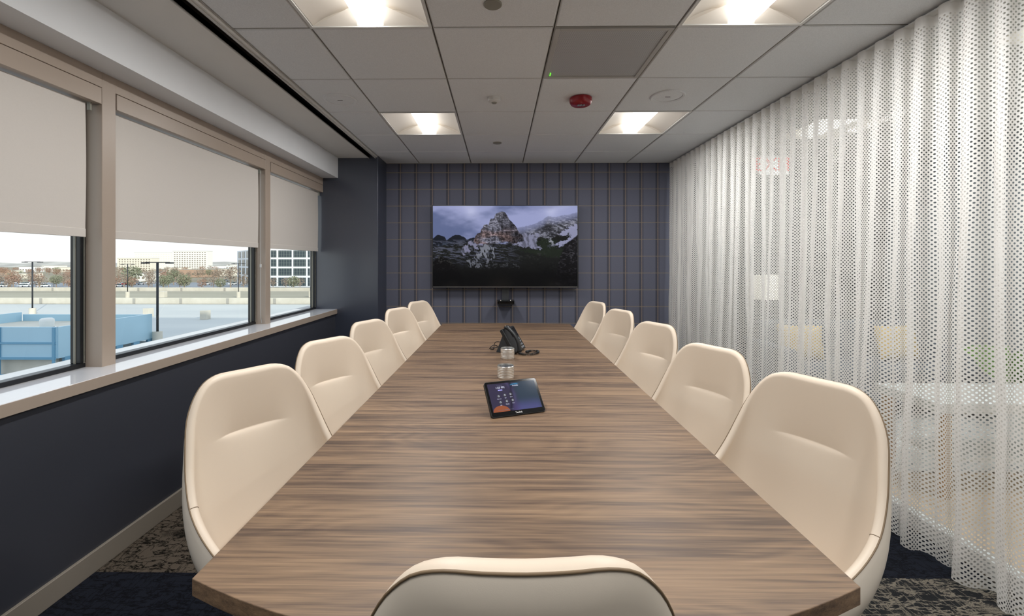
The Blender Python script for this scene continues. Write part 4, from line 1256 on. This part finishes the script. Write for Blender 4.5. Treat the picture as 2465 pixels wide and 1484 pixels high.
def deck_block(px, py, w, h, label):
    p = OP(px, py, GZ)
    o_ = Mesh().box(-w, w, -w, w, 0, h).obj('concrete_block', M['concrete'], None, bevel=0.04); o_.location = p
    tag(o_, label, 'concrete block', 'concrete blocks on the deck')
deck_block(494, 769, .62, 1.65, 'squat concrete block on the deck in the middle window')
deck_block(357, 762, .62, 1.6, 'concrete block behind the blue rooftop enclosure')
deck_block(752, 716, .8, 1.8, 'concrete block seen in the window beside the column')
deck_block(392, 716, .8, 1.8, 'small concrete block near the black lamp post on the far deck')

def lamp_post(px, py, top_py, label, base_h=2.0, r=0.11):
    p = OP(px, py, GZ)
    t = empty('lamp_post', p, 0, label, 'lamp post', 'parking deck lamp posts')
    hgt = ZC + (633-top_py)/1060*p.y*1.0 - GZ
    Mesh().lathe([(0.0, 0), (.55, 0), (.55, base_h), (0, base_h)], seg=18).obj('base', M['concrete'], t, smooth=True, angle=30)
    Mesh().tube([(0, 0, base_h), (0, 0, hgt)], r, 8).obj('pole', M['pole_dark'], t, smooth=True)
    Mesh().box(-1.6, 1.6, -.06, .06, hgt-.12, hgt).obj('crossarm', M['pole_dark'], t)
    for s in (-1, 1): Mesh().box(s*1.6-.35, s*1.6+.35, -.3, .3, hgt-.22, hgt-.05).obj('lamp_head', M['pole_dark'], t)
lamp_post(379, 826, 631, 'tall black lamp post with round concrete base in the middle window', 1.5, .14)
lamp_post(78, 756, 630, 'tall black lamp post seen through the left window', 1.2, .13)
lamp_post(307, 717, 636, 'thin black lamp post with pale base on the far deck', 1.8, .12)
lamp_post(574, 717, 634, 'thin lamp post in front of the white office building', 1.8, .10)

# blue rooftop enclosure
bx = empty('rooftop_enclosure', (0, 0, 0), 0, 'light blue panelled rooftop enclosure below the left window', 'enclosure')
zt = ZC - 6.67; yn = 45.0
xr = OX(135, yn)
zb = GZ-4.4
far = Vector((OX(362, 57.0), 57.0, 0)); nearc = Vector((xr, yn, 0))
wdir = (far-nearc); L_ = wdir.length; wdir.normalize()
m = Mesh(); m.box(xr-34, xr, yn, yn+0.3, zt-3.25, zt); m.obj('front_panel', M['blue_panel'], bx)
rot = Matrix.Rotation(math.atan2(wdir.y, wdir.x), 3, 'Z')
mid = nearc+wdir*L_/2
m = Mesh(); m.obox((mid.x, mid.y+0.1, zt-1.625), L_/2, .15, 1.625, rot); m.obj('side_panel', M['blue_panel'], bx)
m = Mesh(); m.box(xr-16.5, xr-16.2, yn+1, yn+11.5, zt-2.6, zt+.25); m.obj('inner_side_panel', M['blue_panel'], bx)
m = Mesh(); m.box(xr-16.2, far.x-.3, yn+11.6, yn+11.9, zt-2.6, zt-.05); m.obj('inner_front_panel', M['blue_panel'], bx)
m = Mesh(); m.add([(xr-34, yn+.3, zt-.9), (xr-.3, yn+.3, zt-.9), (far.x-.4, far.y-.4, zt-.9), (xr-34, far.y-.4, zt-.9)], [(0, 1, 2, 3)]); m.obj('roof_deck', M['concrete'], bx)
for k in range(8):
    x = xr-0.2-5.7*k
    Mesh().box(x-.13, x+.13, yn-.12, yn, zb, zt).obj('mullion', M['blue_frame'], bx)
Mesh().box(xr-34, xr, yn-.1, yn, zt-1.75, zt-1.55).obj('transom', M['blue_frame'], bx)
Mesh().box(xr-34, xr, yn-.1, yn, zt-3.35, zt-3.1).obj('transom', M['blue_frame'], bx)
Mesh().box(xr-34, xr, yn-.1, yn, zt-5.0, zt-4.85).obj('transom', M['blue_frame'], bx)
Mesh().box(xr-34, xr-.6, yn+.6, yn+.9, zb, zt-3.3).obj('lower_wall', M['concrete'], bx)
for f_ in (0.08, .30, .42, .60, .80, .985):
    p = nearc+wdir*L_*f_
    Mesh().obox((p.x, p.y+.1, (zb+zt-3.2)/2), .45 if f_ > .5 else .3, .16, (zt-3.2-zb)/2, rot).obj('post', M['blue_frame'], bx)
for f_ in (0.5, .56):
    p = nearc+wdir*L_*f_
    Mesh().obox((p.x, p.y-.12, (zb+zt)/2), .06, .06, (zt-zb)/2, rot).obj('pipe', M['concrete'], bx)
va = empty('roof_vent', (OX(113, 47.2), 47.2, zt-.9), 0, 'round white mushroom vent on the blue rooftop enclosure', 'roof vent')
Mesh().lathe([(1.15, 0), (1.1, .35), (.8, .55), (.6, .6)], seg=28).obj('vent_base', M['pale_wall'], va, smooth=True)
Mesh().lathe([(.55, .6), (.62, 1.2), (.58, 1.45), (.42, 1.58), (0, 1.62)], seg=28).obj('vent_cap', M['pale_wall'], va, smooth=True)

# buildings
def building(name, x0, x1, y, depth, z0, z1, wall, label, nxw, nzw, wmat, fx=.66, fz=.62, xpad=.03, parapet_h=0, win=True, rz=0):
    w = x1-x0; t = empty(name, ((x0+x1)/2, y, z0), rz, label, 'building')
    Mesh().box(-w/2, w/2, 0, depth, 0, z1-z0).obj('facade', wall, t)
    Mesh().box(-w/2-.1, w/2+.1, -.1, depth+.1, z1-z0, z1-z0+.35).obj('roof', M['roof_grey'] if not parapet_h else wall, t)
    if win:
        cw = w*(1-2*xpad)/nxw; hz = (z1-z0)/(nzw+.15)
        me_ = Mesh().box(-cw*fx/2, cw*fx/2, -.06, .02, -hz*fz/2, hz*fz/2).data('window', wmat)
        for i in range(nxw):
            for j in range(nzw):
                o_ = bpy.data.objects.new('window', me_); COL.objects.link(o_); o_.parent = t
                o_.location = (-w/2+w*xpad+cw*(i+.5), 0, hz*(j+.5))
    return t
# white office block
ow = empty('office_building', (0, 0, 0), 0, 'white five-storey office building with dark glass bands', 'building')
Y0 = 200.0
X_a, X_b, X_c = OX(613, Y0), OX(750, Y0), OX(571, 236)
zg, ztop = GZ-.5, ZC + 33/1060*Y0
cf = Mesh()
cf.add([(X_a, Y0, zg), (X_b, Y0, zg), (X_b, 236, zg), (X_c, 236, zg), (X_a, Y0, ztop), (X_b, Y0, ztop), (X_b, 236, ztop), (X_c, 236, ztop)],
       [(0,3,2,1),(4,5,6,7),(0,1,5,4),(1,2,6,5),(2,3,7,6),(3,0,4,7)])
cf.obj('facade', M['white_wall'], ow)
cols = [(613.6, 624.5), (627, 637.5), (652, 665.5), (670, 702), (706.5, 736.5), (741, 746)]
rows_ = [(603, 620), (624.5, 642), (646.5, 664), (669, 689)]
for a, b_ in cols:
    for c, d in rows_:
        xa, xb = OX(a, Y0), OX(b_, Y0); za, zb_ = ZC+(633-d)/1060*Y0, ZC+(633-c)/1060*Y0
        if c < 604: pass
        Mesh().box(xa, xb, Y0-.1, Y0+.05, za, zb_).obj('window', M['office_glass'], ow)
side = Vector((X_c-X_a, 36, 0)); sl = side.length; side.normalize()
srot = Matrix.Rotation(math.atan2(side.y, side.x), 3, 'Z')
for k in range(4):
    for c, d in rows_:
        za, zb_ = ZC+(633-d)/1060*Y0, ZC+(633-c)/1060*Y0
        p = Vector((X_a, Y0, 0))+side*sl*(.12+.24*k)
        Mesh().obox((p.x, p.y, (za+zb_)/2), sl*.075, .12, (zb_-za)/2, srot).obj('window', M['office_glass'], ow)
building('hospital_building', OX(282, 520), OX(365, 520), 520, 12, GZ, ZC+520*11/1060, M['cream_wall'], 'wide cream building with rows of small windows behind the lamp post', 12, 6, M['window_dim'], .5, .45)
building('tower_building', OX(415, 640), OX(499, 640), 640, 12, GZ, ZC+640*28/1060, M['pale_wall'], 'pale high-rise block on the horizon in the middle window', 13, 9, M['window_dim'], .5, .42)
building('hazy_building', OX(322, 760), OX(412, 760), 760, 10, GZ, ZC+760*24/1060, M['pale_wall'], 'faint pale slab block between the cream and high-rise buildings', 14, 7, M['cream_wall'], .5, .4)  # haze put into the colours: pale walls with cream windows
# low houses and sheds
hs_ = [(300, 350, 660, 672, 260, 'pale_wall'), (500, 545, 641, 651, 460, 'white_wall'), (430, 500, 650, 662, 330, 'brick_wall'), (505, 560, 648, 660, 360, 'cream_wall'),
       (345, 400, 657, 666, 300, 'brick_wall'), (20, 60, 660, 668, 300, 'cream_wall'), (0, 24, 652, 658, 420, 'cream_wall'), (100, 140, 640, 648, 560, 'pale_wall'),
       (130, 175, 644, 652, 500, 'cream_wall'), (45, 80, 643, 650, 520, 'white_wall'), (545, 580, 638, 648, 480, 'pale_wall'), (756, 800, 645, 660, 300, 'cream_wall'),
       (-60, -10, 650, 660, 380, 'brick_wall'), (-140, -80, 645, 655, 450, 'cream_wall'), (-230, -160, 655, 668, 320, 'pale_wall'), (400, 440, 645, 652, 480, 'cream_wall')]
desc = {'pale_wall': 'pale', 'white_wall': 'white', 'brick_wall': 'brown brick', 'cream_wall': 'cream'}
lows = {}
for k, (a, b_, c, d, y, wm) in enumerate(hs_):
    x0, x1 = OX(a, y), OX(b_, y); z1 = ZC-(c-633)/1060*y
    t = building('low_building', x0, x1, y, 12, GZ-.5, max(z1, GZ+3), M[wm], 'x', 5, 1, M['window_dim'], .5, .3)
    t['group'] = 'low %s buildings beyond the decks' % desc[wm]
    lows.setdefault(wm, []).append((a, t))
for wm, it in lows.items():
    for i, (a, t) in enumerate(sorted(it, key=lambda q: q[0])):
        t['label'] = 'low %s building beyond the parking decks, %s of its colour from the left' % (desc[wm], 'first second third fourth fifth sixth seventh eighth'.split()[i])
# hills on the horizon
m = Mesh(); rows = [[], []]
for k in range(81):
    x = -2300+k*32.5*1.2; z = GZ + 10.5 + 3.0 + 2.5*math.sin(k*.7)+1.8*math.sin(k*1.9)
    rows[0].append((x, 1100, GZ-2)); rows[1].append((x, 1180, z-1.6))
rows.append([(x, 1400, GZ-2) for x, _, _ in rows[0]])
m.grid(rows); structure(m.obj('hills', out_mat('hill_mat', '#A6A29A', '#C4C0B6', .02)))

# trees
def tree_proto(kind, mat, n_, seed):
    r = random.Random(seed); m = Mesh()
    for k in range(n_):
        while True:
            p = Vector((r.uniform(-1, 1), r.uniform(-1, 1), r.uniform(-1, 1)))
            if p.length < 1: break
        q = Vector((p.x*2.6, p.y*2.6, 4.2+p.z*2.6*(0.8+.2*r.random())))
        s = r.uniform(.14, .38)
        a = Vector((r.uniform(-1, 1), r.uniform(-1, 1), r.uniform(-1, 1))).normalized(); b_ = a.orthogonal().normalized(); c = a.cross(b_)
        m.add([q+b_*s, q-b_*s*.5+c*s*.8, q-b_*s*.5-c*s*.8], [(0, 1, 2)])
    t = Mesh().tube([(0, 0, -.6), (.05, 0, 2.2), (0, 0, 4.4)], lambda u: .22-.12*u, 6)
    for k in range(5):
        a = k*1.26; t.tube([(0, 0, 2+.3*k), (math.cos(a)*1.4, math.sin(a)*1.4, 3.6+.3*k)], .07, 4)
    return m.data('crown', mat), t.data('trunk', M['tree_brown'])
protos = [('bare_tree', *tree_proto(0, M['tree_brown'], 260, 1), 'bare grey-brown tree beyond the parking decks', 'bare brown trees beyond the decks'),
          ('rust_tree', *tree_proto(1, M['tree_rust'], 320, 2), 'rust-coloured tree beyond the parking decks', 'rust-coloured trees beyond the decks'),
          ('evergreen_tree', *tree_proto(2, M['tree_olive'], 620, 3), 'dull green bushy tree beyond the parking decks', 'green trees beyond the decks')]
def tree(px, y, s, k):
    nm, cr_, tk, lb, gp = protos[k]
    t = empty(nm, (OX(px, y), y, GZ-.5), RNG.uniform(0, 6), lb, 'tree', gp); t.scale = (s, s, s)
    for n_, d in (('crown', cr_), ('trunk', tk)):
        o_ = bpy.data.objects.new(n_, d); COL.objects.link(o_); o_.parent = t
    return t
ONES = 'first second third fourth fifth sixth seventh eighth ninth tenth eleventh twelfth thirteenth fourteenth fifteenth sixteenth seventeenth eighteenth nineteenth'.split()
def ordinal(n):
    if n <= 19: return ONES[n-1]
    t_, o_ = divmod(n, 10); w = {2: 'twent', 3: 'thirt', 4: 'fort', 5: 'fift', 6: 'sixt', 7: 'sevent', 8: 'eight', 9: 'ninet'}[t_]
    return w+'ieth' if o_ == 0 else w+'y-'+ONES[o_-1]
PANES = [('left', -30, 190), ('middle', 272, 615), ('narrow far', 646, 780)]
def number(items, what):          # items: (px, object); names each by its order from the left in its window
    for wn_, a, b_ in PANES:
        row_ = sorted([q for q in items if a <= q[0] <= b_], key=lambda q: q[0])
        for i, (px, o_) in enumerate(row_): o_['label'] = '%s, %s from the left in the %s window' % (what, ordinal(i+1), wn_)
def pane_px(r): 
    k = r.choices([0, 1, 2], [220, 340, 130])[0]; return r.uniform(PANES[k][1], PANES[k][2])
PLACED = {}
USED = [(OX((a+b_)/2, y), y+11, abs(OX(b_, y)-OX(a, y))/2+3, 14) for a, b_, c, d, y, wm in hs_]
def free(x, y, r):
    for X_, Y_, rx, ry in USED:
        if abs(x-X_) < rx+r and abs(y-Y_) < ry+r: return False
    USED.append((x, y, r, r)); return True
tr = random.Random(5)
kind_text = ['bare grey-brown tree', 'rust-coloured tree', 'dull green bushy tree']
def put_tree(px, y, sc_, k):
    if not free(OX(px, y), y, 3.0*sc_): return
    PLACED.setdefault(k, []).append((px, tree(px, y, sc_, k)))
put_tree(318, 205, 1.5, 2); put_tree(418, 215, 1.2, 2); put_tree(555, 192, 1.5, 0)
for px in (657, 672, 688, 705, 722, 735): put_tree(px, 182, .75, 0)
n_try = 0
while n_try < 260:
    n_try += 1
    y = tr.choice([176, 190, 210, 240, 270, 310, 350, 400, 450]) + tr.uniform(-8, 8)
    px = pane_px(tr)
    if 545 < px < 775 and 178 < y < 262: continue
    put_tree(px, y, tr.uniform(.55, .9)*(1+y/900), tr.choices([0, 1, 2], [5, 2.2, 1.2])[0])
for k, it in PLACED.items(): number(it, kind_text[k])
# parked cars
def car_proto(mat):
    b_ = Mesh().box(-2.2, 2.2, -.9, .9, .3, .85).data('car_body', mat)
    c = Mesh(); c.add([(-1.5, -.8, .85), (1.3, -.8, .85), (1.3, .8, .85), (-1.5, .8, .85), (-1.0, -.7, 1.45), (.7, -.7, 1.45), (.7, .7, 1.45), (-1.0, .7, 1.45)],
          [(4,5,6,7),(0,1,5,4),(1,2,6,5),(2,3,7,6),(3,0,4,7)])
    w = Mesh()
    for x in (-1.4, 1.4):
        for y in (-.85, .85): w.lathe([(0, -.1), (.33, -.1), (.33, .1), (0, .1)], (x, y, .33), 12, Matrix.Rotation(PI/2, 3, 'X'))
    return b_, c.data('cabin', M['office_glass']), w.data('wheels', M['pole_dark'])
cm = {'white': car_proto(plain('car_white', '#F0F0F0', .3)), 'red': car_proto(plain('car_red', '#A83A34', .3)), 'dark': car_proto(plain('car_dark', '#3C444C', .3)), 'silver': car_proto(plain('car_silver', '#B8BCC0', .3))}
cars = {}
for k in range(90):
    cname = tr.choices(['white', 'red', 'dark', 'silver'], [6, 1, 2, 3])[0]
    row = tr.choice([171.5, 184, 198, 217, 233, 255]); px = pane_px(tr)
    if 560 < px < 770 and row > 190: continue
    if not free(OX(px, row), row, 2.2): continue
    t = empty('parked_car', (OX(px, row), row, GZ-.5), PI/2+tr.uniform(-.05, .05), '%s car parked in the lot beyond the decks' % cname, 'car', '%s parked cars' % cname)
    for n_, d in zip(('car_body', 'cabin', 'wheels'), cm[cname]):
        o_ = bpy.data.objects.new(n_, d); COL.objects.link(o_); o_.parent = t
    cars.setdefault(cname, []).append((px, t))
for cname, it in cars.items(): number(it, '%s parked car' % cname)
